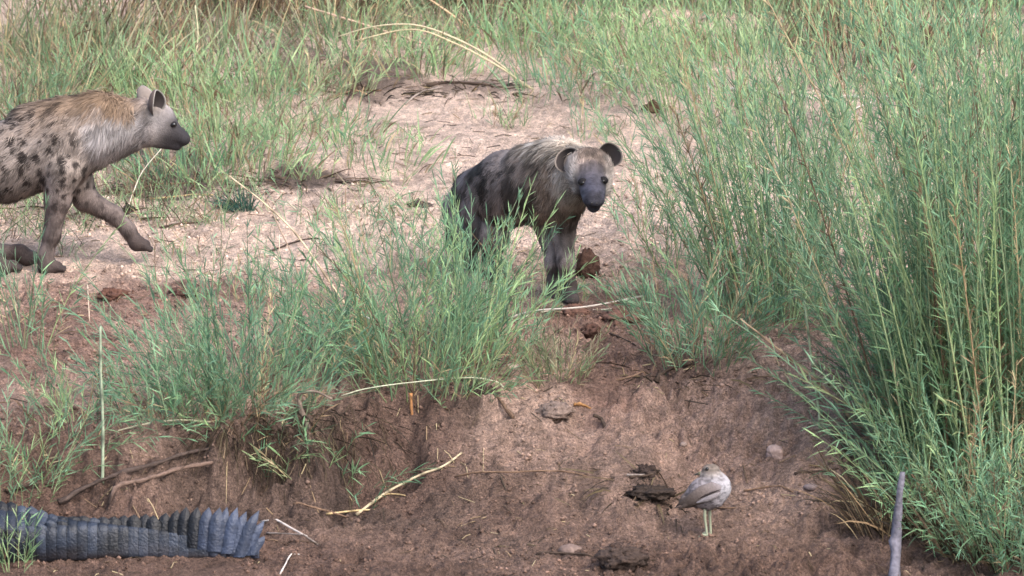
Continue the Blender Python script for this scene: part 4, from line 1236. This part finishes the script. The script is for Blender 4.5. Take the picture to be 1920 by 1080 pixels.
# ------------------------------------------------------------------ the crocodile
def crocodile():
    """lofted body: tail towards the right, trunk and head beyond the beside the picture"""
    yb = CROC_Y
    x_tip = P(486, 1040, yb)[0]
    # s = metres from the tail tip towards the head: half width, height of the body, height of its underside
    S_ = np.array([0, .06, .15, .30, .45, .62, .80, 1.05, 1.35, 1.60, 1.85, 2.2, 2.5, 2.75, 2.9, 3.05, 3.3, 3.5])
    HW = np.array([.006, .014, .020, .026, .036, .054, .090, .125, .155, .185, .23, .27, .24, .16, .14, .15, .10, .05])
    HT = np.array([.03, .068, .094, .112, .130, .152, .178, .208, .225, .22, .26, .28, .26, .22, .19, .17, .10, .06])
    seg = .0455
    rows = []
    s = 0.0
    while s < 3.5:
        for q, g in ((0, .97), (.05, .995), (.10, 1.0), (.95, 1.0)):
            rows.append((s + q * seg, g, int(round(s / seg))))
        s += seg * (1.0 if s > .25 else .75 + s)
    n = 22
    bedz = lambda y: -0.5 + 0.045 * (y + 2.4) - .006

    def center(s):
        x = x_tip - s
        y = yb + .05 * math.sin(s * 2.6 + .3) + .02 * smooth(.25, 0, s) - .03 * smooth(1.2, 3, s)
        return x, y

    def roll(s, x, y, oy, oz, ht):
        """the thick part of the tail lies rolled a little towards the water"""
        a = math.radians(30) * float(smooth(.62, 1.0, s)) * float(smooth(2.2, 1.6, s))
        z_ = oz - ht * .5
        y2 = oy * math.cos(a) - z_ * math.sin(a); z2 = oy * math.sin(a) + z_ * math.cos(a)
        return [x, y + y2, bedz(y) + max(z2 + ht * .5, 0)]
    V = []; Cc = []; r = np.random.default_rng(5)
    c1 = srgb(84, 96, 118, .40); c2 = srgb(30, 34, 44, .40); c3 = srgb(108, 122, 156, .40)
    bandt = r.random(200)
    for (s, g, w) in rows:
        x, y = center(s); hw = np.interp(s, S_, HW) * g; ht = np.interp(s, S_, HT)
        z0 = bedz(y)
        for k in range(n):
            a = 2 * math.pi * k / n - math.pi / 2
            ca, sa = math.cos(a), math.sin(a)
            # flattened sides, tapering upward on the tail
            px_ = np.sign(ca) * abs(ca) ** .5; pz = np.sign(sa) * abs(sa) ** .7
            tz = .5 + .5 * pz
            nar = (1 - .45 * tz * smooth(1.5, .5, s))
            V.append(roll(s, x, y, hw * px_ * nar, ht * (tz if tz < .5 else tz * g), ht))
            dark = .5 * bandt[w % 200] + .5 * (noise2(np.array(s * 9.0), np.array(k * .45), 8) + .5)
            cc = c1 * (1 - dark) + c2 * dark
            cc = cc * (1 - .6 * smooth(.2, 0, s)) + c3 * .6 * smooth(.2, 0, s)
            if .25 < tz < .45: cc = cc * 1.25
            cc = cc * (.65 + .75 * bandt[(w * 7 + int(tz * 3.2) * 31) % 200])
            if abs(tz - .36) < .05 or abs(tz - .70) < .04: cc = cc * .6
            mud = float(smooth(.42, .05, tz + .5 * noise2(np.array(s * 7.0), np.array(k * .3), 19)))
            cc = cc * (1 - .3 * mud) + srgb(92, 76, 66, .6) * .3 * mud
            if g < .98: cc = cc * .18
            Cc.append(cc)
    F = []
    R = len(rows)
    for i in range(R - 1):
        for k in range(n):
            F.append([i * n + k, i * n + (k + 1) % n, (i + 1) * n + (k + 1) % n, (i + 1) * n + k])
    cap0 = np.array([list(range(n))]); cap1 = np.array([list(range((R - 1) * n, R * n))[::-1]])
    x, y = center(1.8)
    root = np.array([x, y, float(base_h(x, y))])
    e = empty('crocodile', root)
    tag(e, 'dark grey crocodile lying along the bank foot, only its ridged tail in view', 'crocodile')
    mesh_np('body', np.array(V) - root, [np.array(F), cap0, cap1], M_CROC, e, np.array(Cc))
    # crest: tall blades along the tail, twin rows nearer the hips

    def blade(h, l, th, lean, c, tiltside=0.0, flare=1.0):
        pts = [(-.5, -.35), (-.50, .55), (-.34, .80), (.02, 1.0), (.26, .80), (.49, .55), (.5, -.35)]
        V = []
        for sd_ in (-1, 1):
            for (a, b) in pts:
                tk = th * (1.6 - 1.25 * max(b, 0))
                V.append([a * l * (1 + (flare - 1) * max(b, 0)) + lean * max(b, 0) * h, sd_ * tk / 2 + tiltside * b * h, b * h])
        m = len(pts)
        f4 = [[i, i + 1, m + i + 1, m + i] for i in range(m - 1)]
        return np.array(V), [np.array(f4), np.array([list(range(m))[::-1]]), np.array([list(range(m, 2 * m))])]
    s = .035; i = 0
    while s < 1.95:
        x, y = center(s); ht = np.interp(s, S_, HT); hw = np.interp(s, S_, HW)
        z = bedz(y) + ht
        col = (c2 if (r.random() < .5 or .3 < s < .75) else c1) * r.uniform(.6, 1.1)
        if s < .28: col = (c3 * .6 + c1 * .4) * r.uniform(.65, 1.05)
        if s < .88:
            hh = np.interp(s, [0, .05, .10, .20, .30, .42, .58, .72, .88], [.03, .09, .165, .170, .135, .100, .060, .032, .028]) * r.uniform(.85, 1.08)
            lean = np.interp(s, [0, .06, .14, .25, .5], [1.1, .75, .32, .12, .05]) + .05 * r.normal()
            Vb, Fb = blade(hh, seg * (1.35 if s > .2 else 1.05) * r.uniform(1.0, 1.1), .016, lean, col, flare=float(np.interp(s, [0, .2, .4], [1.2, 1.15, 1.0])))
            Vb[:, 1] += .003 * (i % 2)
            o = mesh_np('crest_scute', Vb + np.array([x, y - hw * .7 * float(smooth(.45, .15, s)), z - .012]) - root, Fb, M_CROC, e, np.repeat(col[None], len(Vb), 0), smooth_shade=False)
        else:
            for sd_ in (-1, 1):
                hh = np.interp(s, [.88, 1.2, 1.95], [.030, .040, .03]) * r.uniform(.7, 1.2)
                Vb, Fb = blade(hh, seg * 1.2, .018, -.2, col, tiltside=.45 * sd_)
                o = mesh_np('crest_scute', Vb + np.array(roll(s, x, y, sd_ * hw * np.interp(s, [.88, 1.1, 2], [.12, .62, .62]), ht * .93, ht)) - root, Fb, M_CROC, e, np.repeat(col[None], len(Vb), 0), smooth_shade=False)
        s += seg * (.62 if s < .2 else 1.0); i += 1
    # short splayed legs
    for (s, sd_, fwd) in ((1.78, -1, -.05), (1.78, 1, -.05), (2.62, -1, .08), (2.62, 1, .08)):
        x, y = center(s); z0 = float(base_h(x, y))
        pts = [np.array([x, y + sd_ * .14, z0 + .12]), np.array([x + fwd, y + sd_ * .32, z0 + .11]), np.array([x + fwd + .10, y + sd_ * .40, z0 + .05]), np.array([x + fwd - .06, y + sd_ * .46, z0 + .03])]
        pts[3][2] = float(H(pts[3][0], pts[3][1])) + .02
        T, Q, C_ = tubes(np.array(pts)[None], np.array([[.075, .06, .045, .04]]), c1[None])
        mesh_np('leg', T - root, [Q], M_CROC, e, C_)


crocodile()

# ------------------------------------------------------------------ sticks, stalks, stones and clods
def spline(pts, n=14):
    pts = np.array(pts, float)
    if len(pts) == 2:
        t = np.linspace(0, 1, n)[:, None]
        return pts[0] * (1 - t) + pts[1] * t
    q = np.concatenate([[2 * pts[0] - pts[1]], pts, [2 * pts[-1] - pts[-2]]])
    out = []
    m = len(pts) - 1
    for t in np.linspace(0, m, n):
        i = min(int(t), m - 1); f = t - i
        a, b, c, d = q[i], q[i + 1], q[i + 2], q[i + 3]
        out.append(.5 * ((2 * b) + (-a + c) * f + (2 * a - 5 * b + 4 * c - d) * f * f + (-a + 3 * b - 3 * c + d) * f ** 3))
    return np.array(out)


def stick(name, label, cat, pts, r0, r1, col, mat=None, nodes=0, knots=0.1, group=None, n=16, rings=7, nodecol=None):
    """a tapering, slightly crooked round stick with capped ends; reed canes get raised joints"""
    p = spline(pts, n)
    k = np.linspace(0, 1, n)
    rad = r0 + (r1 - r0) * k
    rr = np.random.default_rng(int(abs(p[0, 0] * 1000 + p[0, 1] * 77)) + n)
    p = p + rr.normal(size=p.shape) * knots * rad[:, None] * np.array([1, 1, .5])
    tan = nrm(np.gradient(p, axis=0))
    s = nrm(np.cross(tan, [.1, .3, 1.0] if abs(tan[:, 2]).mean() < .75 else [.3, 1.0, .1])); s2 = np.cross(tan, s)
    V = []; Cc = []
    for i in range(n):
        jit = 1 + knots * rr.normal()
        nd = nodes and i % max(1, n // nodes) == 0
        for a in range(rings):
            an = 2 * math.pi * a / rings
            V.append(p[i] + (s[i] * math.cos(an) + s2[i] * math.sin(an)) * rad[i] * (jit if not nd else 1.25) * (1 + .12 * rr.normal() * (knots > .05)))
            Cc.append(np.array(col) * ((.35 if nodecol is None else nodecol) if nd else (1 + .12 * rr.normal())))
    V += [p[0], p[-1]]; Cc += [np.array(col) * .8, np.array(col) * .8]
    F = [[i * rings + a, i * rings + (a + 1) % rings, (i + 1) * rings + (a + 1) % rings, (i + 1) * rings + a] for i in range(n - 1) for a in range(rings)]
    T = [[n * rings, (a + 1) % rings, a] for a in range(rings)] + [[n * rings + 1, (n - 1) * rings + a, (n - 1) * rings + (a + 1) % rings] for a in range(rings)]
    c = p[int(np.argmin(p[:, 2]))]
    o = mesh_np(name, np.array(V) - c, [np.array(F), np.array(T)], mat or M_WOOD, None, np.clip(np.array(Cc), .004, 1))
    o.location = c.tolist()
    return tag(o, label, cat, group)


def on_ground(uv, lift):
    q = np.array([G(u, v)[:2].tolist() + [0.0] for u, v in uv])
    q = spline(q, 22)
    g = H(q[:, 0], q[:, 1]) + lift
    z = g.copy()
    for _ in range(120):                # a stiff stick rests on the bumps and bridges the hollows
        z[1:-1] = np.maximum(g[1:-1], .5 * (z[:-2] + z[2:]))
    q[:, 2] = z
    return q


def rise(u0, v0, uv, lean=0.0, dy=None):
    """stalk rooted at a pixel of the ground; the other points share (or drift from) its depth"""
    b = G(u0, v0, -.01)
    return [b] + [P(u, v, b[1] + (dy[i] if dy else lean * (i + 1))) for i, (u, v) in enumerate(uv)]


tanc = srgb(190, 166, 124); straw = srgb(206, 186, 146); greyw = srgb(140, 128, 120); darkw = srgb(70, 58, 50); palew = srgb(196, 186, 178); brown = srgb(112, 90, 74); greenc = srgb(134, 158, 118)
SG = 'sticks lying on the sand'
stick('reed_cane', 'long straw yellow jointed cane lying at the foot of the cut bank', 'cane', on_ground([(668, 966), (720, 945), (775, 920), (828, 885), (866, 852)], .008), .0068, .0045, srgb(194, 178, 148), M_DRY, nodes=7, knots=.04, n=29)
stick('reed_cane', 'short pale cane beside the long jointed cane', 'cane', on_ground([(612, 970), (680, 962), (732, 958)], .007), .005, .004, tanc, M_DRY, nodes=3, knots=.04)
stick('reed_cane', 'split straw end tucked under the long jointed cane', 'cane', on_ground([(700, 950), (735, 935), (760, 930)], .006), .005, .003, tanc * .8, M_DRY, knots=.05)
stick('twig', 'long straight brown twig on sand between the cut bank and the bird', 'twig', on_ground([(852, 893), (940, 897), (1020, 896), (1100, 894)], .006), .0045, .003, brown, knots=.1)
stick('twig', 'dark straight twig on damp sand near the water', 'twig', on_ground([(1005, 1037), (1060, 1041), (1112, 1047)], .006), .006, .004, darkw, knots=.1)
stick('stub', 'short dark stub poking out of the trampled slope', 'stick', [G(1136, 806, -.01), G(1126, 792, .03), P(1114, 779, G(1126, 792)[1])], .010, .008, darkw, knots=.15, n=10)
stick('stick', 'dark stick leaning on the sand lip below the broad clump', 'stick', on_ground([(962, 790), (942, 768), (922, 748)], .010), .009, .006, brown * .8, knots=.15)
stick('stub', 'orange brown cane stub standing in the bank below the broad clump', 'stick', [G(772, 778, -.01), P(771, 757, G(772, 778)[1]), P(770, 737, G(772, 778)[1])], .008, .008, srgb(160, 116, 78), knots=.06, n=8)
b = G(578, 802)
stick('root', 'grey root arching out of the bank above the undercut', 'root', [G(580, 808, -.02), P(570, 788, b[1]), P(562, 760, b[1]), P(562, 740, b[1]), P(590, 734, b[1] - .02), P(622, 748, b[1] - .05)], .014, .006, srgb(120, 106, 96), knots=.2, n=20)
stick('root', 'dark forked root below the grey arching root', 'root', [G(560, 800, -.01), P(572, 780, b[1] - .03), P(584, 792, b[1] - .06), G(590, 815, .0)], .008, .005, darkw, knots=.2, n=14)
stick('driftwood', 'long dark driftwood branch along the bank above the crocodile tail', 'driftwood', on_ground([(110, 962), (180, 925), (240, 897), (300, 880), (350, 868), (395, 850)], .012), .013, .007, srgb(72, 61, 56), knots=.18, n=24)
stick('driftwood', 'pale brown half buried branch between driftwood and crocodile tail', 'driftwood', on_ground([(205, 948), (270, 920), (330, 908), (400, 888)], .002), .013, .008, srgb(104, 86, 77), knots=.18, n=18)
stick('stick', 'slanting grey brown stick rising behind the crocodile crest', 'stick', [G(352, 948, .0), P(385, 922, G(352, 948)[1] + .12), P(412, 898, G(352, 948)[1] + .25)], .008, .006, srgb(150, 124, 108), knots=.1)
stick('driftwood', 'dark short log on the bank behind the crocodile', 'driftwood', on_ground([(10, 935), (50, 930), (100, 921)], .012), .012, .008, darkw, knots=.18)
b = G(400, 795)
stick('reed_stalk', 'thin pale stalk bowed sideways over the drooping reed clump', 'stalk', [G(402, 792, .01), P(330, 788, b[1] - .05), P(250, 800, b[1] - .10), P(160, 828, b[1] - .16), P(95, 856, b[1] - .2)], .005, .003, srgb(170, 164, 140), M_STEM, knots=.05, n=22)
stick('reed_stalk', 'upright grey green bare stalk beside the wide blue green clump', 'stalk', rise(192, 905, [(193, 800), (189, 700), (188, 612)]), .0075, .0055, srgb(146, 158, 134), M_STEM, nodes=4, knots=.04, n=20)
stick('reed_stalk', 'long tan stalk leaning out of the big clump over open sand', 'stalk', rise(1648, 845, [(1600, 790), (1540, 722), (1460, 655), (1388, 598)], -.03), .008, .004, srgb(168, 144, 118), M_STEM, nodes=6, knots=.05, n=24)
stick('reed_stalk', 'upright pale green stalk crossed by the long tan leaning stalk', 'stalk', rise(1538, 792, [(1530, 730), (1520, 660), (1508, 560)]), .007, .005, srgb(160, 172, 140), M_STEM, nodes=4, knots=.04, n=20)
b = G(945, 605)
stick('reed_stalk', 'grey dead stalk lying across the dark hyena front paws', 'stalk', [G(935, 612, .01), P(962, 594, b[1]), P(1010, 582, b[1] - .04), P(1100, 575, b[1] - .02), G(1205, 573, .015)], .0065, .004, srgb(186, 176, 166), M_STEM, knots=.05, n=24)
stick('reed_stalk', 'second thinner dead stalk beside the one across the paws', 'stalk', [P(960, 600, b[1] - .05), G(1040, 583, .015), G(1130, 578, .012), G(1240, 574, .012)], .004, .003, srgb(196, 184, 166), M_STEM, knots=.05, n=20)
b = G(905, 725)
stick('reed_stalk', 'pale bent seed stalk bowing across the broad front clump', 'stalk', [G(945, 735, .0), P(930, 716, b[1] - .02), P(880, 708, b[1] - .12), P(780, 716, b[1] - .30), P(690, 728, b[1] - .38), P(640, 742, b[1] - .4)], .004, .0025, srgb(182, 184, 160), M_STEM, knots=.05, n=24)
b = G(705, 640)
stick('reed_stalk', 'long thin straw stalk slanting across the open sand between the hyenas', 'stalk', [G(705, 640, -.01), P(640, 560, b[1] + .05), P(560, 445, b[1] + .12), P(500, 385, b[1] + .2), P(430, 330, b[1] + .3)], .0055, .0035, srgb(202, 180, 150), M_STEM, nodes=6, knots=.05, n=24)
stick('reed_stalk', 'brown thin stalk beside the slanting straw stalk', 'stalk', rise(575, 560, [(548, 480), (520, 420), (490, 350)], .05), .004, .0025, srgb(150, 128, 110), M_STEM, knots=.05)
stick('straw', 'white thin straw standing on sand between the hyenas', 'straw', rise(521, 556, [(523, 500), (524, 440)]), .0028, .002, srgb(226, 210, 186), M_DRY, knots=.03, n=8)
stick('straw', 'short white straw standing on the brown trampled sand', 'straw', rise(168, 606, [(166, 570), (164, 532)]), .0028, .002, srgb(226, 206, 186), M_DRY, knots=.03, n=8)
stick('straw', 'pale straw leaning behind the spotted hyena foreleg', 'straw', rise(98, 455, [(118, 410), (138, 382)], .02), .003, .002, srgb(210, 192, 168), M_DRY, knots=.03, n=8)
stick('straw', 'white straw below the spotted hyena throat', 'straw', rise(240, 385, [(252, 355), (268, 320), (306, 275)], .02), .0035, .002, srgb(224, 214, 196), M_DRY, knots=.05, n=10)
b = G(960, 150)
stick('reed_stalk', 'dead stalk arching over the far tussocks', 'stalk', [G(985, 160, .0), P(930, 115, b[1] - .05), P(860, 75, b[1] - .08), P(780, 47, b[1] - .1), P(700, 50, b[1] - .1), P(630, 70, b[1] - .1)], .008, .003, srgb(176, 164, 136), M_STEM, knots=.05, n=24)
stick('reed_stalk', 'second dead stalk arching just under the first over the tussocks', 'stalk', [G(1000, 170, .0), P(930, 122, b[1] - .1), P(850, 80, b[1] - .1), P(770, 55, b[1] - .1), P(660, 78, b[1] - .1)], .007, .003, srgb(188, 172, 140), M_STEM, knots=.05, n=24)
b = G(800, 95)
stick('reed_stalk', 'straight pale dead stalk slanting down through the far meadow', 'stalk', [P(572, 12, b[1] + .2), P(680, 45, b[1] + .1), G(800, 95, .02)], .006, .006, srgb(190, 160, 140), M_STEM, knots=.05)
b = G(910, 75)
stick('reed_stalk', 'tan dead stalk leaning at the back of the soil lip', 'stalk', [G(912, 78, -.01), P(850, 30, b[1]), P(795, -8, b[1])], .007, .005, srgb(184, 156, 124), M_STEM, knots=.05)
b = G(330, 170)
stick('straw', 'long pale straw curving up from the grass beyond the spotted hyena nose', 'straw', [G(330, 170, -.01), P(360, 118, b[1]), P(371, 70, b[1]), P(366, 10, b[1])], .0045, .003, srgb(210, 200, 166), M_DRY, knots=.03, n=16)
for (uv, c_, r, lab) in [
    ([(1490, 888), (1530, 887), (1572, 886)], darkw, .006, 'dark twig near the two pale stones'),
    ([(1395, 926), (1440, 924), (1487, 921)], brown, .006, 'brown twig right behind the bird'),
    ([(1520, 945), (1580, 944), (1618, 938)], darkw, .007, 'dark crooked stick against the dead brown stems'),
    ([(1335, 957), (1365, 962), (1380, 962)], brown, .005, 'short brown twig at the bird legs'),
    ([(1180, 902), (1210, 905), (1240, 903)], darkw, .007, 'charred twig on the dark rotting heap'),
    ([(1175, 893), (1205, 897), (1232, 898)], greyw, .006, 'grey twig above the charred one on the rotting heap'),
    ([(550, 953), (600, 962), (650, 974)], brown, .006, 'brown twig pointing at the long jointed cane'),
    ([(488, 985), (530, 998), (575, 1012)], palew, .006, 'pale brown twig just past the crocodile tail tip'),
    ([(500, 1000), (545, 1008), (600, 1020)], greyw * .8, .005, 'thin grey twig under the pale one at the tail tip'),
    ([(525, 1078), (545, 1055), (568, 1035)], palew * .9, .004, 'fine pale straw on wet sand below the tail tip'),
    ([(1230, 716), (1262, 700), (1295, 690)], darkw, .014, 'thick dark log end under the knee high blue clump'),
    ([(1150, 716), (1180, 714), (1212, 710)], brown, .006, 'brown twig on the track above the bird'),
    ([(1140, 625), (1165, 640), (1192, 655)], darkw, .005, 'thin dark twig on the track below the dung ball'),
    ([(1075, 752), (1092, 750), (1108, 751)], srgb(150, 112, 74), .009, 'short orange brown cane piece under the low bushy clump'),
    ([(1395, 620), (1425, 614), (1455, 606)], greyw, .010, 'grey branch lying under the leaning tall reeds'),
    ([(1510, 553), (1555, 552), (1600, 550)], palew, .005, 'pale straight straw lying behind the upright pale stalk'),
    ([(300, 432), (340, 428), (385, 424)], darkw, .007, 'dark stick half sunk in pale sand by the raised paw'),
    ([(505, 470), (560, 455), (610, 452)], darkw, .006, 'dark bent twig on the open pale sand between the hyenas'),
    ([(240, 360), (300, 352), (370, 345)], brown, .007, 'brown stick in the dark litter under the spotted hyena chin'),
    ([(280, 375), (340, 372), (400, 366)], tanc * .8, .005, 'tan straw on the dark litter under the spotted hyena chin'),
    ([(800, 163), (860, 160), (925, 162)], darkw, .010, 'dark branch along the far soil lip'),
    ([(760, 195), (790, 176), (830, 168)], greyw, .007, 'grey stick at the end of the far soil lip'),
    ([(640, 210), (665, 170), (690, 140)], darkw, .008, 'dark stick in the heap of dead litter on the far sand'),
    ([(610, 190), (660, 175), (715, 170)], brown, .007, 'brown stick across the heap of dead litter on the far sand'),
    ([(1360, 172), (1440, 182), (1530, 190)], palew, .009, 'long pale fallen reed behind the leaning tall reeds'),
    ([(1560, 180), (1640, 186), (1740, 190)], palew, .009, 'long pale fallen reed beyond the second tall clump'),
    ([(1600, 205), (1680, 178), (1760, 160)], palew * .9, .007, 'slanting fallen reed crossing the long pale ones'),
    ([(1620, 150), (1700, 185), (1780, 215)], greyw, .007, 'grey fallen reed under the crossing pale ones'),
    ([(1100, 140), (1170, 128), (1240, 126)], palew, .005, 'fine pale straw near the upright far tussock'),
    ([(620, 590), (660, 600), (705, 628)], palew, .007, 'bleached stick inside the broad front clump')]:
    stick('stick' if r > .0055 else 'twig', lab, 'stick' if r > .0055 else 'twig', on_ground(uv, r * .8), r, r * .6, c_, knots=.14, group=SG, n=12)

# bleached post in front of the big clump
b = G(1680, 1075)
stick('bleached_post', 'bleached grey lilac weathered stake standing at the foot of the big clump', 'stake', [G(1676, 1090, -.03), P(1680, 1010, b[1] - .02), P(1686, 940, b[1] - .02), P(1692, 885, b[1])], .030, .011, srgb(104, 102, 112), knots=.08, n=14, rings=9)

# roots dangling from the undercut
rr = np.random.default_rng(8)
for i in range(26):
    u = rr.uniform(400, 690); v = rr.uniform(800, 850)
    b = G(u, v)
    du = rr.normal() * 20
    stick('rootlet', 'hair thin root dangling down the face of the undercut bank', 'root', [b + np.array([0, .02, .0]), P(u + du * .4, v + 25, b[1] - .07), P(u + du, v + rr.uniform(45, 85), b[1] - .13)], .0035, .0015, srgb(150, 130, 108) * rr.uniform(.5, 1.1), knots=.2, n=9, rings=4, group='rootlets hanging from the bank')


def lump(name, label, cat, u, v, w, h, col, mat, rough_=.35, seed=0, group=None, freq=2.5, sink=.42, dz=.9):
    """a stone, or an uneven crumbling clod: rough core with broken crumbs round it, all one mesh"""
    c = G(u, v)
    r = px(w, c[1]) / 2; hz = px(h, c[1]) / 2
    root = c.copy()
    rr_ = np.random.default_rng(seed + 100)
    seg = 18
    th = np.linspace(0, math.pi, seg + 1); ph = np.linspace(0, 2 * math.pi, seg * 2, endpoint=False)
    S0 = np.stack([np.sin(th)[:, None] * np.cos(ph)[None], np.sin(th)[:, None] * np.sin(ph)[None], np.cos(th)[:, None] + 0 * ph[None]], -1).reshape(-1, 3)
    i = np.arange(seg)[:, None] * seg * 2; j = np.arange(seg * 2)[None]; k = (j + 1) % (seg * 2)
    F0 = np.stack([i + j, i + seg * 2 + j, i + seg * 2 + k, i + k], -1).reshape(-1, 4)
    q = 1 + rough_ * (1.3 * noise3(S0 * freq + 10 + seed, seed) + .8 * np.abs(noise3(S0 * freq * 2.3 + 30, seed + 1)) + .7 * noise3(S0 * freq * 4.5 + 50, seed + 2))
    core = S0 * q[:, None] * np.array([r, r * dz, hz])
    core[:, 2] += hz * (1 - 2 * sink)
    V = [core]; F = [F0]; C_ = [np.repeat(col[None], len(S0), 0) * (1 + .5 * noise3(S0 * 6 + seed, 3))[:, None]]
    if mat is M_SOIL:
        tiny = np.array([[0, 0, 1], [.94, 0, .1], [.29, .89, .1], [-.76, .55, .1], [-.76, -.55, .1], [.29, -.89, .1], [0, 0, -.8]])
        tf = np.array([[0, 1, 2], [0, 2, 3], [0, 3, 4], [0, 4, 5], [0, 5, 1], [6, 2, 1], [6, 3, 2], [6, 4, 3], [6, 5, 4], [6, 1, 5]])
        nn = len(S0); T = []
        for m in range(90 if rough_ > .3 else 40):
            if m % 3:
                b_ = core[rr_.integers(0, len(core))] * rr_.uniform(.85, 1.02)
                if b_[2] < 0: b_[2] = 0
                sz = rr_.uniform(.05, .2) * min(r, hz * 1.6)
            else:
                a_ = rr_.uniform(0, 6.28); d_ = r * rr_.uniform(.8, 1.7)
                b_ = np.array([math.cos(a_) * d_, math.sin(a_) * d_, 0]); b_[2] = float(H(root[0] + b_[0], root[1] + b_[1])) - root[2]
                sz = rr_.uniform(.04, .16) * r
            if rough_ <= .3: sz *= .6
            V.append(tiny * sz * rr_.uniform(.5, 1.4, (7, 3)) + b_); T.append(tf + nn); nn += 7
            C_.append(np.repeat(col[None] * rr_.uniform(.5, 1.35), 7, 0))
        F = [F0, np.concatenate(T)]
    o = mesh_np(name, np.concatenate(V), F, mat, None, np.clip(np.concatenate(C_), .004, 1))
    o.location = root.tolist()
    return tag(o, label, cat, group)


lump('dung_ball', 'fibrous dark brown dung ball behind the dark hyena front paw', 'dung', 1101, 522, 44, 54, srgb(84, 64, 56), M_SOIL, .34, 4, sink=.10, freq=4)
lump('soil_clod', 'crumbly red brown clod in front of the dark hyena paw', 'clod', 1078, 582, 46, 26, srgb(106, 80, 70), M_SOIL, .6, 5)
lump('soil_clod', 'red brown clod of dug earth at the end of the dead stalk', 'clod', 1170, 596, 84, 26, srgb(106, 80, 70), M_SOIL, .6, 6)
lump('soil_clod', 'dark clod on the track below the red brown dug earth', 'clod', 1110, 630, 34, 26, srgb(84, 62, 54), M_SOIL, .6, 7)
lump('soil_clod', 'black rotting heap beside the bird', 'clod', 1222, 930, 70, 22, srgb(56, 47, 42), M_SOIL, .7, 8)
lump('soil_clod', 'small black clod above the rotting heap', 'clod', 1212, 890, 44, 26, srgb(58, 48, 44), M_SOIL, .7, 9)
lump('soil_clod', 'dark wet clod half sunk in the sand close to the water', 'clod', 1165, 1062, 80, 34, srgb(66, 55, 50), M_SOIL, .7, 11)
lump('soil_clod', 'grey brown lump at the sand edge under the low bushy clump', 'clod', 1042, 775, 66, 26, srgb(120, 104, 96), M_SOIL, .5, 13)
lump('soil_clod', 'black clod at the root of the broad front clump', 'clod', 905, 738, 50, 30, srgb(60, 50, 46), M_SOIL, .7, 14)
lump('soil_clod', 'dark clod kicked up on trampled sand below the spotted hyena', 'clod', 212, 556, 46, 22, srgb(92, 66, 56), M_SOIL, .7, 16)
lump('soil_clod', 'dark crumb beside the thin seedlings below the raised paw', 'clod', 345, 556, 44, 18, srgb(92, 68, 60), M_SOIL, .7, 17)
lump('soil_clod', 'dark clod on pale sand beside the dark hyena rump', 'clod', 785, 386, 34, 22, srgb(74, 66, 62), M_SOIL, .7, 18)
lump('soil_clod', 'black lump beyond the spotted hyena raised foreleg', 'clod', 238, 398, 24, 28, srgb(52, 46, 44), M_SOIL, .6, 20)
lump('soil_clod', 'brown stump on pale sand before the far reeds', 'clod', 1225, 210, 34, 30, srgb(90, 72, 58), M_SOIL, .6, 24)
lump('stone', 'pale pinkish rounded stone on the slope above the bird', 'stone', 1453, 858, 32, 28, srgb(158, 136, 128), M_STONE, .4, 25, sink=.5, freq=1.6)
lump('stone', 'flat oval tan stone beside the bird', 'stone', 1430, 902, 34, 18, srgb(160, 138, 124), M_STONE, .3, 26, sink=.45, freq=1.6)
lump('stone', 'small grey pebble on the slope above the bird', 'stone', 1281, 845, 14, 10, srgb(128, 112, 104), M_STONE, .15, 27)
lump('stone', 'half buried grey brown stone beside the dark straight twig', 'stone', 1070, 1036, 44, 24, srgb(112, 94, 86), M_STONE, .12, 28, sink=.4)
lump('stone', 'pale flat stone on the sand lip by the thin shoots', 'stone', 962, 692, 34, 14, srgb(186, 164, 150), M_STONE, .15, 29)
lump('stone', 'dull brown stone on damp sand beside the dead stems', 'stone', 1520, 912, 26, 14, srgb(120, 106, 104), M_STONE, .15, 30)


def crumbs():
    """loose crumbs of sand and soil"""
    r = np.random.default_rng(77)
    n = 46000
    x = r.uniform(-3.2, 3.2, n); y = -5 + 7.8 * r.random(n) ** 1.15
    keep = noise2(x * 2, y * 2, 61) + .6 * noise2(x * 6, y * 6, 62) + .5 * r.random(n) > .12
    x, y = x[keep], y[keep]; n = len(x)
    ico = np.array([[0, 0, 1], [.94, 0, .2], [.29, .89, .2], [-.76, .55, .2], [-.76, -.55, .2], [.29, -.89, .2], [0, 0, -.8]])
    f = np.array([[0, 1, 2], [0, 2, 3], [0, 3, 4], [0, 4, 5], [0, 5, 1], [6, 2, 1], [6, 3, 2], [6, 4, 3], [6, 5, 4], [6, 1, 5]])
    s = .003 + .012 * r.random(n) ** 4
    V = ico[None] * s[:, None, None] * r.uniform(.6, 1.3, (n, 7, 3)) + np.stack([x, y, H(x, y) + s * .25], 1)[:, None]
    i = np.clip(np.searchsorted(GX, x), 0, len(GX) - 1); j = np.clip(np.searchsorted(GY, y), 0, len(GY) - 1)
    col = CC[j, i] * r.uniform(.45, 1.25, n)[:, None]
    o = mesh_np('soil_crumbs', V.reshape(-1, 3), [(np.arange(n) * 7)[:, None, None].repeat(10, 1).repeat(3, 2).reshape(-1, 3) + np.tile(f, (n, 1))], M_SOIL, None, np.repeat(col[:, None], 7, 1).reshape(-1, 3), smooth_shade=False)
    tag(o, 'loose crumbs of sand and soil strewn over the bank', 'crumbs', kind='stuff')


crumbs()
